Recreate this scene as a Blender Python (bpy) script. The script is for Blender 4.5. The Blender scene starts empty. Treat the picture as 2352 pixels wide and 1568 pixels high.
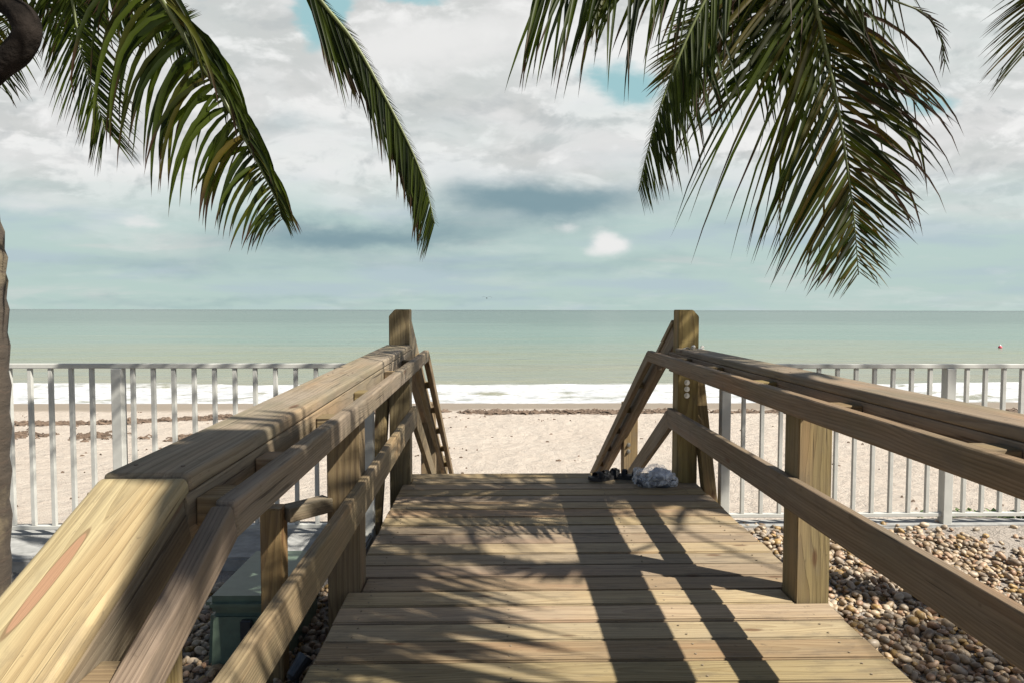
import bpy, bmesh, math, random
import numpy as np
from mathutils import Vector, Matrix, noise
rnd = random.Random(7)
R = math.radians
scn = bpy.context.scene
col = scn.collection

# ------------------------------------------------------------------ camera
CZ = 1.26
F = 1568.0
cam_rot = Matrix.Rotation(-R(1.425), 3, 'Z') @ Matrix.Rotation(R(90 - 2.63), 3, 'X') @ Matrix.Rotation(R(0.1), 3, 'Z')
cd = bpy.data.cameras.new('camera'); cam = bpy.data.objects.new('camera', cd); col.objects.link(cam)
cd.sensor_width = 36; cd.lens = 24; cd.clip_end = 30000; cd.clip_start = 0.02
cam.matrix_world = Matrix.Translation((0, 0, CZ)) @ cam_rot.to_4x4()
scn.camera = cam
CAM = Vector((0, 0, CZ))

def ray(u, v):
    return cam_rot @ Vector(((u - 1176) / F, -(v - 784) / F, -1))
def onY(u, v, Y): d = ray(u, v); return CAM + d * (Y / d.y)
def onX(u, v, X): d = ray(u, v); return CAM + d * (X / d.x)
def onZ(u, v, z): d = ray(u, v); return CAM + d * ((z - CZ) / d.z)

# ------------------------------------------------------------------ object helpers
def tag(o, label=None, cat=None, group=None, kind=None):
    if label: o['label'] = label
    if cat: o['category'] = cat
    if group: o['group'] = group
    if kind: o['kind'] = kind
    return o
def thing(name, loc, label, cat, group=None):
    o = bpy.data.objects.new(name, None); col.objects.link(o)
    o.location = loc; o.empty_display_size = 0.1
    return tag(o, label, cat, group)
def wpos(p):
    l = Vector(p.location)
    while p.parent: p = p.parent; l += Vector(p.location)
    return l
def link(name, me, mat, parent=None, M=None, smooth=False):
    o = bpy.data.objects.new(name, me); col.objects.link(o)
    if mat and not me.materials:
        for m in (mat if isinstance(mat, (list, tuple)) else [mat]): me.materials.append(m)
    M = M or Matrix()
    if parent:
        o.parent = parent
        if parent.type == 'EMPTY': M = Matrix.Translation(-wpos(parent)) @ M
        else: M = parent['_w'].inverted() @ M if False else (PM[parent.name].inverted() @ M)
    o.matrix_basis = M
    PM[o.name] = (Matrix.Translation(wpos(parent)) @ M) if (parent and parent.type == 'EMPTY') else (PM[parent.name] @ M if parent else M)
    if smooth:
        me.polygons.foreach_set('use_smooth', [True] * len(me.polygons))
    return o
PM = {}
def bm_mesh(bm, name='m'):
    me = bpy.data.meshes.new(name); bm.normal_update(); bm.to_mesh(me); bm.free(); return me
def frame(p0, p1, up=(0, 0, 1)):
    p0 = Vector(p0); p1 = Vector(p1)
    x = (p1 - p0).normalized(); y = Vector(up).cross(x).normalized(); z = x.cross(y)
    M = Matrix((x, y, z)).transposed().to_4x4(); M.translation = (p0 + p1) / 2
    return M, (p1 - p0).length
def beam(name, p0, p1, w, h, mat, parent=None, bev=0.004, up=(0, 0, 1), segs=2, wob=0.0):
    """timber with its length on local X, width local Y, height local Z"""
    M, L = frame(p0, p1, up)
    bm = bmesh.new()
    bmesh.ops.create_cube(bm, size=1, matrix=Matrix.Diagonal((L, w, h, 1)))
    if bev: bmesh.ops.bevel(bm, geom=list(bm.edges), offset=bev, segments=segs, affect='EDGES', profile=0.5)
    return link(name, bm_mesh(bm), mat, parent, M)
def grid_mesh(xs, ys, zf):
    verts = [(x, y, zf(x, y)) for y in ys for x in xs]
    nx = len(xs)
    faces = [(j * nx + i, j * nx + i + 1, (j + 1) * nx + i + 1, (j + 1) * nx + i) for j in range(len(ys) - 1) for i in range(nx - 1)]
    me = bpy.data.meshes.new('g'); me.from_pydata(verts, [], faces); me.update(); return me
def tube_bm(bm, pts, rads, n=10, cap=True):
    rings = []
    prev = None
    for i, p in enumerate(pts):
        p = Vector(p)
        t = (Vector(pts[min(i + 1, len(pts) - 1)]) - Vector(pts[max(i - 1, 0)])).normalized()
        a = prev if prev else (Vector((1, 0, 0)) if abs(t.x) < 0.9 else Vector((0, 1, 0)))
        b = t.cross(a).normalized(); a = b.cross(t).normalized(); prev = a
        r = rads[i] if isinstance(rads, (list, tuple)) else rads
        rings.append([bm.verts.new(p + (a * math.cos(2 * math.pi * k / n) + b * math.sin(2 * math.pi * k / n)) * r) for k in range(n)])
    for q in range(len(rings) - 1):
        for k in range(n):
            bm.faces.new((rings[q][k], rings[q][(k + 1) % n], rings[q + 1][(k + 1) % n], rings[q + 1][k]))
    if cap:
        bm.faces.new(rings[0][::-1]); bm.faces.new(rings[-1])
def lerp(a, b, t): return a + (b - a) * t
def spline(P, n):
    P = [Vector(p) for p in P]
    out = []
    Q = [P[0] * 2 - P[1]] + P + [P[-1] * 2 - P[-2]]
    for i in range(n + 1):
        s = i / n * (len(P) - 1); k = min(int(s), len(P) - 2); t = s - k
        a, b, c, d = Q[k], Q[k + 1], Q[k + 2], Q[k + 3]
        out.append(0.5 * ((2 * b) + (c - a) * t + (2 * a - 5 * b + 4 * c - d) * t * t + (3 * b - a - 3 * c + d) * t ** 3))
    return out

# ------------------------------------------------------------------ node helpers
class N:
    def __init__(s, tree): s.t = tree; s.n = tree.nodes; s.l = tree.links
    def add(s, typ, **kw):
        n = s.n.new(typ)
        for k, v in kw.items(): setattr(n, k, v)
        return n
    def set(s, sock, v):
        if isinstance(v, bpy.types.NodeSocket): s.l.new(v, sock)
        elif isinstance(v, (tuple, list)) and sock.type == 'RGBA' and len(v) == 3: sock.default_value = (*v, 1)
        else: sock.default_value = v
    def m(s, op, a, b=0.0, c=None, clamp=False):
        n = s.add('ShaderNodeMath', operation=op, use_clamp=clamp)
        s.set(n.inputs[0], a); s.set(n.inputs[1], b)
        if c is not None: s.set(n.inputs[2], c)
        return n.outputs[0]
    def mix(s, f, a, b, blend='MIX'):
        n = s.add('ShaderNodeMix', data_type='RGBA', blend_type=blend)
        s.set(n.inputs[0], f); s.set(n.inputs[6], a); s.set(n.inputs[7], b)
        return n.outputs[2]
    def noise(s, vec, scale, detail=4, rough=0.5, dist=0.0, dim='3D'):
        n = s.add('ShaderNodeTexNoise', noise_dimensions=dim)
        if vec is not None: s.l.new(vec, n.inputs['Vector'])
        n.inputs['Scale'].default_value = scale; n.inputs['Detail'].default_value = detail
        n.inputs['Roughness'].default_value = rough; n.inputs['Distortion'].default_value = dist
        return n.outputs['Fac']
    def ramp(s, f, lo, hi, a=0.0, b=1.0, smooth=True):
        n = s.add('ShaderNodeMapRange', interpolation_type='SMOOTHSTEP' if smooth else 'LINEAR')
        s.set(n.inputs[0], f); n.inputs[1].default_value = lo; n.inputs[2].default_value = hi
        n.inputs[3].default_value = a; n.inputs[4].default_value = b
        return n.outputs[0]
    def vmul(s, v, k):
        n = s.add('ShaderNodeVectorMath', operation='MULTIPLY'); s.l.new(v, n.inputs[0]); n.inputs[1].default_value = k; return n.outputs[0]
    def vadd(s, v, k):
        n = s.add('ShaderNodeVectorMath', operation='ADD'); s.l.new(v, n.inputs[0]); s.set(n.inputs[1], k); return n.outputs[0]
    def sep(s, v):
        n = s.add('ShaderNodeSeparateXYZ'); s.l.new(v, n.inputs[0]); return n.outputs
    def comb(s, x, y, z):
        n = s.add('ShaderNodeCombineXYZ'); s.set(n.inputs[0], x); s.set(n.inputs[1], y); s.set(n.inputs[2], z); return n.outputs[0]
    def bump(s, h, strength, dist, normal=None):
        n = s.add('ShaderNodeBump'); n.inputs['Strength'].default_value = strength; n.inputs['Distance'].default_value = dist
        s.l.new(h, n.inputs['Height'])
        if normal is not None: s.l.new(normal, n.inputs['Normal'])
        return n.outputs[0]
def new_mat(name):
    m = bpy.data.materials.new(name); m.use_nodes = True
    g = N(m.node_tree); b = m.node_tree.nodes['Principled BSDF']
    return m, g, b

WK = 0.63
def wood(name, light=(0.47, 0.37, 0.20), dark=(0.27, 0.19, 0.095), grey=0.25, grain=1.0, heart=None, green=0.0, warmth=0.4):
    m, g, b = new_mat(name)
    tc = g.add('ShaderNodeTexCoord').outputs['Object']
    oi = g.add('ShaderNodeObjectInfo').outputs['Random']
    off = g.comb(g.m('MULTIPLY', oi, 37.0), g.m('MULTIPLY', oi, 13.7), g.m('MULTIPLY', oi, 5.3))
    p = g.vadd(tc, off)
    # growth rings cut lengthwise
    warp = g.noise(g.vmul(p, (0.9, 4.0, 4.0)), 1.0, 2)
    warp2 = g.noise(g.vmul(p, (4.0, 14.0, 14.0)), 1.0, 3)
    x, y, z = g.sep(tc)
    yy = g.m('ADD', y, g.m('MULTIPLY', g.m('SUBTRACT', g.m('FRACT', g.m('MULTIPLY', oi, 17.0)), 0.5), 0.16))
    zz = g.m('SUBTRACT', z, g.m('ADD', g.m('MULTIPLY', g.m('FRACT', g.m('MULTIPLY', oi, 29.0)), 0.05), 0.03))
    rad = g.m('SQRT', g.m('ADD', g.m('MULTIPLY', yy, yy), g.m('MULTIPLY', g.m('MULTIPLY', zz, zz), 1.4)))
    rr = g.m('ADD', rad, g.m('ADD', g.m('MULTIPLY', warp, 0.085), g.m('MULTIPLY', warp2, 0.010)))
    s = g.m('FRACT', g.m('MULTIPLY', rr, 105.0 * grain))
    ring = g.ramp(s, 0.25, 0.95)
    ring = g.m('SUBTRACT', ring, g.ramp(s, 0.95, 1.0))
    fib = g.noise(g.vmul(p, (5.0, 260.0, 260.0)), 1.0, 3, 0.6)
    fib2 = g.noise(g.vmul(p, (1.2, 60.0, 60.0)), 1.0, 4, 0.6)
    big = g.noise(g.vmul(p, (1.6, 5.0, 5.0)), 1.0, 4, 0.6)
    c = g.mix(g.m('MULTIPLY', ring, 0.60), light, dark)
    c = g.mix(g.ramp(fib2, 0.35, 0.7, 0.0, 0.55), c, tuple(v * 0.62 for v in light))
    c = g.mix(g.ramp(fib, 0.50, 0.72, 0.0, 0.45), c, tuple(v * 0.55 for v in dark))
    # warm heartwood zones and silvery weathering
    warm = g.noise(g.vmul(p, (1.1, 7.0, 7.0)), 1.0, 2)
    c = g.mix(g.ramp(warm, 0.55, 0.72, 0.0, warmth), c, (0.50, 0.31, 0.15))
    c = g.mix(g.ramp(big, 0.40, 0.75, 0.0, grey), c, (0.34, 0.31, 0.27))
    if green: c = g.mix(g.ramp(g.noise(g.vmul(p, (1.5, 6, 6)), 1.3, 4, 0.6), 0.42, 0.62, 0.0, green), c, (0.14, 0.16, 0.09))
    crk = g.noise(g.vmul(p, (2.2, 75.0, 75.0)), 1.0, 2, 0.5)
    crkm = g.m('MULTIPLY', g.ramp(crk, 0.66, 0.72), g.ramp(big, 0.42, 0.55))
    c = g.mix(g.m('MULTIPLY', crkm, 0.8), c, (0.07, 0.05, 0.03))
    blot = g.noise(g.vmul(p, (3.5, 9.0, 9.0)), 2.0, 5, 0.65)
    c = g.mix(g.ramp(blot, 0.50, 0.70, 0, .45), c, (0.20, 0.17, 0.125))
    # per board tone
    hs = g.add('ShaderNodeHueSaturation')
    g.set(hs.inputs['Hue'], g.ramp(g.m('FRACT', g.m('MULTIPLY', oi, 7.0)), 0, 1, 0.485, 0.51, False))
    g.set(hs.inputs['Value'], g.ramp(g.m('FRACT', g.m('MULTIPLY', oi, 11.0)), 0, 1, 0.78, 1.12, False))
    g.set(hs.inputs['Saturation'], g.ramp(g.m('FRACT', g.m('MULTIPLY', oi, 5.0)), 0, 1, 0.8, 1.12, False))
    g.set(hs.inputs['Color'], c); c = hs.outputs[0]
    # knots
    vo = g.add('ShaderNodeTexVoronoi'); g.l.new(g.vmul(p, (2.3, 8.0, 8.0)), vo.inputs['Vector']); vo.inputs['Scale'].default_value = 1.0
    kd = g.m('ADD', vo.outputs['Distance'], g.m('MULTIPLY', g.m('SUBTRACT', fib2, 0.5), 0.06))
    c = g.mix(g.ramp(kd, 0.13, 0.05, 0.0, 0.75), c, (0.13, 0.062, 0.028))
    if heart:
        hx, hy, a1, b1 = heart
        ex = g.m('DIVIDE', g.m('SUBTRACT', x, hx), a1)
        ey = g.m('DIVIDE', g.m('SUBTRACT', y, hy), b1)
        e = g.m('ADD', g.m('MULTIPLY', ex, ex), g.m('MULTIPLY', ey, ey))
        e = g.m('ADD', e, g.m('MULTIPLY', g.m('SUBTRACT', warp2, 0.5), 0.5))
        c = g.mix(g.ramp(e, 1.12, 0.93, 0, 0.8), c, (0.22, 0.15, 0.08))
        c = g.mix(g.ramp(e, 0.84, 0.74, 0, 0.85), c, (0.44, 0.27, 0.17))
    sps = g.noise(g.vmul(p, (9.0, 14.0, 14.0)), 3.0, 4, 0.6)
    c = g.mix(g.ramp(sps, 0.64, 0.72, 0, .5), c, (0.14, 0.11, 0.075))
    c = g.mix(1.0, c, (WK * 1.03, WK * .955, WK * .89), 'MULTIPLY')
    g.set(b.inputs['Base Color'], c)
    g.set(b.inputs['Roughness'], g.ramp(fib2, 0.3, 0.7, 0.62, 0.85))
    b.inputs['Specular IOR Level'].default_value = 0.3
    h = g.m('ADD', g.m('MULTIPLY', crkm, -1.5), g.m('MULTIPLY', fib, -0.7)) if False else g.m('ADD', g.m('ADD', g.m('MULTIPLY', crkm, -1.8), g.m('MULTIPLY', fib, -0.7)), g.m('ADD', g.m('MULTIPLY', ring, -0.5), g.m('MULTIPLY', fib2, -0.9)))
    g.set(b.inputs['Normal'], g.bump(h, 0.55, 0.0022))
    return m

W_RAIL = wood('rail_timber', (0.39, 0.31, 0.195), (0.19, 0.135, 0.078), 0.45, green=0.2)
W_DECK = wood('deck_timber', (0.52, 0.43, 0.255), (0.30, 0.215, 0.11), 0.30)
W_POST = wood('post_timber', (0.35, 0.275, 0.13), (0.15, 0.10, 0.045), 0.2, 0.8)
W_CAP = wood('cap_timber', (0.56, 0.49, 0.31), (0.30, 0.235, 0.13), 0.10, 0.45, warmth=0.22, heart=(0.245, 0.024, 0.12, 0.012))
W_CAP2 = wood('cap_timber_weathered', (0.39, 0.315, 0.205), (0.20, 0.145, 0.085), 0.5, 0.7, green=0.35)

def simple(name, c, rough=0.5, metal=0.0, nscale=None, namt=0.25, spec=0.5, bump=0.0):
    m, g, b = new_mat(name)
    tc = g.add('ShaderNodeTexCoord').outputs['Object']
    if nscale:
        f = g.noise(tc, nscale, 5, 0.6)
        cc = g.mix(g.ramp(f, 0.3, 0.7, 0, 1, False), tuple(v * (1 - namt) for v in c), tuple(min(1, v * (1 + namt)) for v in c))
        g.set(b.inputs['Base Color'], cc)
        if bump: g.set(b.inputs['Normal'], g.bump(f, 0.6, bump))
    else: b.inputs['Base Color'].default_value = (*c, 1)
    b.inputs['Roughness'].default_value = rough; b.inputs['Metallic'].default_value = metal
    b.inputs['Specular IOR Level'].default_value = spec
    return m
M_FENCE = simple('white_enamel', (0.43, 0.43, 0.40), 0.45, nscale=9, namt=0.10)
M_STEEL = simple('galvanised_steel', (0.55, 0.54, 0.50), 0.35, 1.0, nscale=40)
M_BLACK = simple('black_rubber', (0.02, 0.02, 0.021), 0.6, nscale=60, bump=0.001)
M_BLKPL = simple('black_plastic', (0.03, 0.032, 0.035), 0.35)
M_GREEN = simple('green_plastic', (0.09, 0.125, 0.09), 0.45, nscale=14, namt=0.22, bump=0.001)
M_GREEND = simple('green_plastic_shadow_gap', (0.02, 0.03, 0.025), 0.5)
M_CONC = simple('concrete', (0.25, 0.25, 0.24), 0.9, nscale=12, namt=0.28, bump=0.004)
M_SCREW = simple('rusty_screw_head', (0.09, 0.06, 0.04), 0.7)
M_SHELL = simple('bleached_shell', (0.62, 0.59, 0.53), 0.4, nscale=70, namt=0.12, bump=0.001)

# ------------------------------------------------------------------ terrain
GZ = -0.29
DS = 0.0145                      # the boardwalk rises gently towards the beach
def dz(Y): return DS * Y
SEA = -2.30
def prof(y):
    P = [(-60, GZ), (3.6, GZ), (4.25, -0.20), (4.75, -0.21), (5.3, -0.42), (7.6, -1.55), (12, -1.78), (23, -2.17), (26.0, -2.295), (30, -2.75), (40, -3.2)]
    for (a, za), (b, zb) in zip(P, P[1:]):
        if y <= b: return lerp(za, zb, (y - a) / (b - a))
    return -3.2
def gz(x, y):
    z = (prof(y - 0.12) + prof(y) + prof(y + 0.12)) / 3
    if y > 5.0:
        k = min(1, (y - 5.0) / 2) * (1 if y < 22 else max(0.15, 1 - (y - 22) / 4))
        z += k * (0.05 * noise.noise(Vector((x * 0.35, y * 0.35, 1))) + 0.035 * noise.noise(Vector((x * 1.7, y * 1.7, 2))) + 0.032 * noise.noise(Vector((x * 4.3, y * 4.3, 5))))
    elif y > 4.5:
        z += 0.02 * noise.noise(Vector((x * 2, y * 2, 4)))
    else:
        z += 0.012 * noise.noise(Vector((x * 1.3, y * 1.3, 9)))
    return z
def axis(parts):
    out = []
    for a, b, st in parts:
        n = max(1, round((b - a) / st)); out += [a + (b - a) * i / n for i in range(n)]
    out.append(parts[-1][1]); return out
xs = axis([(-160, -40, 12), (-40, -14, 1.2), (-14, -5, 0.35), (-5, 6, 0.14), (6, 16, 0.35), (16, 44, 1.2), (44, 160, 12)])
ys = axis([(-60, -4, 6), (-4, 4, 0.4), (4, 9, 0.1), (9, 16, 0.14), (16, 27, 0.25), (27, 40, 1)])
def sand_mat():
    m, g, b = new_mat('sand')
    geo = g.add('ShaderNodeNewGeometry').outputs['Position']
    x, y, z = g.sep(geo)
    n1 = g.noise(geo, 0.8, 6, 0.6); n2 = g.noise(geo, 6, 6, 0.65); n3 = g.noise(geo, 160, 3, 0.7)
    c = g.mix(n1, (0.60, 0.515, 0.425), (0.66, 0.595, 0.51))
    c = g.mix(g.ramp(n2, 0.35, 0.7, 0, 0.45), c, (0.56, 0.46, 0.375))
    c = g.mix(g.ramp(n3, 0.55, 0.75, 0, 0.5), c, (0.36, 0.29, 0.23))
    # shell grit and little weed scraps: irregular dark flecks
    vo = g.add('ShaderNodeTexVoronoi'); g.l.new(g.vmul(geo, (2.4, 4.5, 3)), vo.inputs['Vector']); vo.inputs['Scale'].default_value = 1.4; vo.inputs['Randomness'].default_value = 1
    fl = g.m('ADD', vo.outputs['Distance'], g.m('MULTIPLY', g.noise(geo, 22, 4), 0.22))
    c = g.mix(g.m('MULTIPLY', g.ramp(fl, 0.17, 0.12), g.ramp(n1, 0.5, 0.62)), c, (0.34, 0.26, 0.20))
    # wet, darker sand by the waterline
    wl = g.m('ADD', y, g.m('MULTIPLY', g.m('SUBTRACT', g.noise(g.vmul(geo, (0.25, 0.4, 1)), 1.0, 3), 0.5), 2.2))
    wet = g.ramp(wl, 22.9, 24.2)
    c = g.mix(wet, c, (0.30, 0.24, 0.175))
    # around the fence: greyer trodden ground
    near = g.ramp(y, 4.9, 4.4)
    c = g.mix(g.m('MULTIPLY', near, 0.75), c, (0.42, 0.375, 0.33))
    c = g.mix(1.0, c, (.70, .70, .70), 'MULTIPLY')
    g.set(b.inputs['Base Color'], c)
    g.set(b.inputs['Roughness'], g.m('SUBTRACT', 0.95, g.m('MULTIPLY', wet, 0.5)))
    b.inputs['Specular IOR Level'].default_value = 0.25
    vp = g.add('ShaderNodeTexVoronoi', feature='SMOOTH_F1'); g.l.new(geo, vp.inputs['Vector']); vp.inputs['Scale'].default_value = 3.4
    dry = g.m('SUBTRACT', 1.0, g.m('MULTIPLY', wet, 0.9))
    hh = g.m('MULTIPLY', g.m('ADD', g.m('MULTIPLY', vp.outputs['Distance'], 0.7), g.m('ADD', n2, g.m('MULTIPLY', g.noise(geo, 25, 5, 0.7), 0.5))), dry)
    nb = g.bump(hh, 0.9, 0.09)
    g.set(b.inputs['Normal'], g.bump(n3, 0.4, 0.003, nb))
    return m
M_SAND = sand_mat()
o = link('beach_sand', grid_mesh(xs, ys, gz), M_SAND, smooth=True); tag(o, kind='structure')

# ------------------------------------------------------------------ sea
def sea_z(x, y):
    if y > 400: return SEA
    z = SEA
    k = math.exp(-((y - 40) / 60) ** 2) if y > 40 else 1
    z += 0.05 * k * math.sin(y * 0.9 + 1.3 * noise.noise(Vector((x * 0.04, y * 0.05, 0))) * 3)
    # a low breaking wave and the swash front
    s = 1.2 * noise.noise(Vector((x * 0.09, 3, 0))) + 0.4 * noise.noise(Vector((x * 0.4, 7, 0)))
    z += 0.20 * math.exp(-((y - 31.2 - s) / 0.55) ** 2) + 0.13 * math.exp(-((y - 28.6 - 0.7 * s) / 0.5) ** 2)
    z += 0.05 * noise.noise(Vector((x * 0.6, y * 0.9, 3))) * (1 if y < 80 else 0.3)
    if y < 27.5: z -= (27.5 - y) * 0.02
    return z
ys2 = axis([(24.0, 36, 0.16), (36, 60, 0.6), (60, 120, 2.5), (120, 400, 20), (400, 3000, 260), (3000, 14000, 2200)])
xs2 = axis([(-14000, -2000, 3000), (-2000, -160, 230), (-160, -40, 8), (-40, 50, 0.5), (50, 160, 8), (160, 2000, 230), (2000, 14000, 3000)])
def sea_mat():
    m, g, b = new_mat('sea_water')
    geo = g.add('ShaderNodeNewGeometry').outputs['Position']
    x, y, z = g.sep(geo)
    wv = g.noise(g.vmul(geo, (0.02, 0.05, 0)), 1.0, 4)
    yy = g.m('MULTIPLY', y, g.ramp(wv, 0.3, 0.7, 0.75, 1.3, False))
    c = g.mix(g.ramp(yy, 30, 52), (0.40, 0.385, 0.30), (0.345, 0.375, 0.27))
    c = g.mix(g.ramp(yy, 45, 95), c, (0.235, 0.355, 0.31))
    c = g.mix(g.ramp(yy, 90, 260), c, (0.135, 0.22, 0.20))
    c = g.mix(g.ramp(yy, 300, 2500), c, (0.08, 0.135, 0.13))
    st = g.noise(g.vmul(geo, (0.03, 0.35, 0)), 1.0, 5, 0.65)
    c = g.mix(g.ramp(st, 0.42, 0.65, 0, 0.35), c, (0.36, 0.40, 0.37))
    # surf
    wob = g.m('MULTIPLY', g.m('SUBTRACT', g.noise(g.vmul(geo, (0.16, 0.05, 0)), 1.0, 3), 0.5), 4.5)
    q = g.m('ADD', y, wob)
    fn = g.noise(g.vmul(geo, (0.55, 1.5, 0.6)), 1.0, 8, 0.72)
    fine = g.noise(g.vmul(geo, (2.2, 4.0, 1)), 1.0, 6, 0.7)
    core = g.m('MULTIPLY', g.ramp(q, 24.6, 25.2), g.ramp(q, 34.4, 30.8))
    gap = g.m('MULTIPLY', g.ramp(q, 26.0, 27.2), g.ramp(q, 29.6, 28.2))
    cover = g.m('SUBTRACT', g.m('MULTIPLY', core, 0.80), g.m('MULTIPLY', gap, 0.22))
    foam = g.ramp(g.m('ADD', cover, g.m('MULTIPLY', g.m('SUBTRACT', fn, 0.5), 2.4)), 0.30, 0.62)
    foam = g.m('MULTIPLY', foam, core)
    far = g.m('MULTIPLY', g.ramp(g.noise(g.vmul(geo, (0.05, 0.9, 0)), 1.0, 5, 0.7), 0.69, 0.76), g.m('MULTIPLY', g.ramp(y, 60, 42), 0.5))
    foam = g.m('MAXIMUM', foam, far)
    c = g.mix(1.0, c, (.47, .49, .46), 'MULTIPLY')
    c = g.mix(foam, c, g.mix(g.ramp(fine, 0.35, 0.65), (0.32, 0.335, 0.34), (0.50, 0.50, 0.50)))
    g.set(b.inputs['Base Color'], c)
    g.set(b.inputs['Roughness'], g.m('ADD', 0.22, g.m('MULTIPLY', foam, 0.6)))
    b.inputs['IOR'].default_value = 1.33; b.inputs['Specular IOR Level'].default_value = 0.28
    w1 = g.noise(g.vmul(geo, (0.5, 1.3, 1)), 1.0, 5, 0.6)
    w2 = g.noise(g.vmul(geo, (0.06, 0.2, 1)), 1.0, 4, 0.6)
    nb = g.bump(w2, 0.5, 1.2)
    nb = g.bump(w1, 0.5, 0.22, nb)
    g.set(b.inputs['Normal'], g.bump(fine, 0.35, 0.06, nb))
    return m
o = link('sea', grid_mesh(xs2, ys2, sea_z), sea_mat(), smooth=True); tag(o, kind='structure')

# ------------------------------------------------------------------ seaweed line (stuff)
def weed():
    r = random.Random(3); V = []; Fc = []
    def strip(x, y, L, w):
        a = r.uniform(-0.5, 0.5) + (math.pi if r.random() < 0.5 else 0); k = len(V)
        z0 = gz(x, y)
        n = 4
        hgt = r.uniform(0.02, 0.09) * (w / 0.06)
        for i in range(n + 1):
            t = i / n; a2 = a + r.uniform(-0.3, 0.3)
            px = x + (t - 0.5) * L * math.cos(a2); py = y + (t - 0.5) * L * math.sin(a2) * 0.7
            hh = z0 + 0.01 + hgt * math.sin(math.pi * t) * r.uniform(0.5, 1.2)
            V.append((px, py - w / 2, hh - 0.02)); V.append((px, py, hh + 0.012)); V.append((px, py + w / 2, hh - 0.02))
            if i:
                b = k + 3 * i
                Fc.append((b - 3, b, b + 1, b - 2)); Fc.append((b - 2, b + 1, b + 2, b - 1))
    for i in range(9000):
        x = r.uniform(-19, 24)
        cl = noise.noise(Vector((x * 0.45, 2, 7))) + 0.5 * noise.noise(Vector((x * 1.7, 5, 7)))
        if r.random() > 0.62 + 0.9 * cl: continue
        y = 22.6 + 0.9 * noise.noise(Vector((x * 0.12, 4, 0))) + r.gauss(0, 0.16 + 0.12 * max(0, cl))
        if x < -4: y -= min(2.6, (-4 - x) * 0.32)
        strip(x, y, r.uniform(0.1, 0.4), r.uniform(0.03, 0.08))
    for i in range(5200):   # second, looser drift line to the left
        x = r.uniform(-17, -4)
        cl = noise.noise(Vector((x * 0.5, 22, 7))) + 0.5 * noise.noise(Vector((x * 1.5, 25, 7)))
        if r.random() > 0.25 + 1.1 * cl: continue
        y = 17.3 + 0.8 * noise.noise(Vector((x * 0.2, 14, 0))) + r.gauss(0, 0.28) + min(0, x + 4) * -0.04
        strip(x, y, r.uniform(0.06, 0.25), r.uniform(0.02, 0.05))
    for i in range(1500):
        x = r.uniform(-16, 20); y = r.uniform(8, 23)
        if noise.noise(Vector((x * .5, y * .8, 31))) < .22: continue
        strip(x, y, r.uniform(0.02, 0.09), r.uniform(0.008, 0.02))
    me = bpy.data.meshes.new('weed'); me.from_pydata(V, [], Fc); return me
o = link('seaweed', weed(), simple('dry_seaweed', (0.115, 0.08, 0.055), 0.9, nscale=3, namt=0.4))
tag(o, 'brown dried seaweed washed up in drift lines on the pale sand', 'seaweed', kind='stuff')

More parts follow.
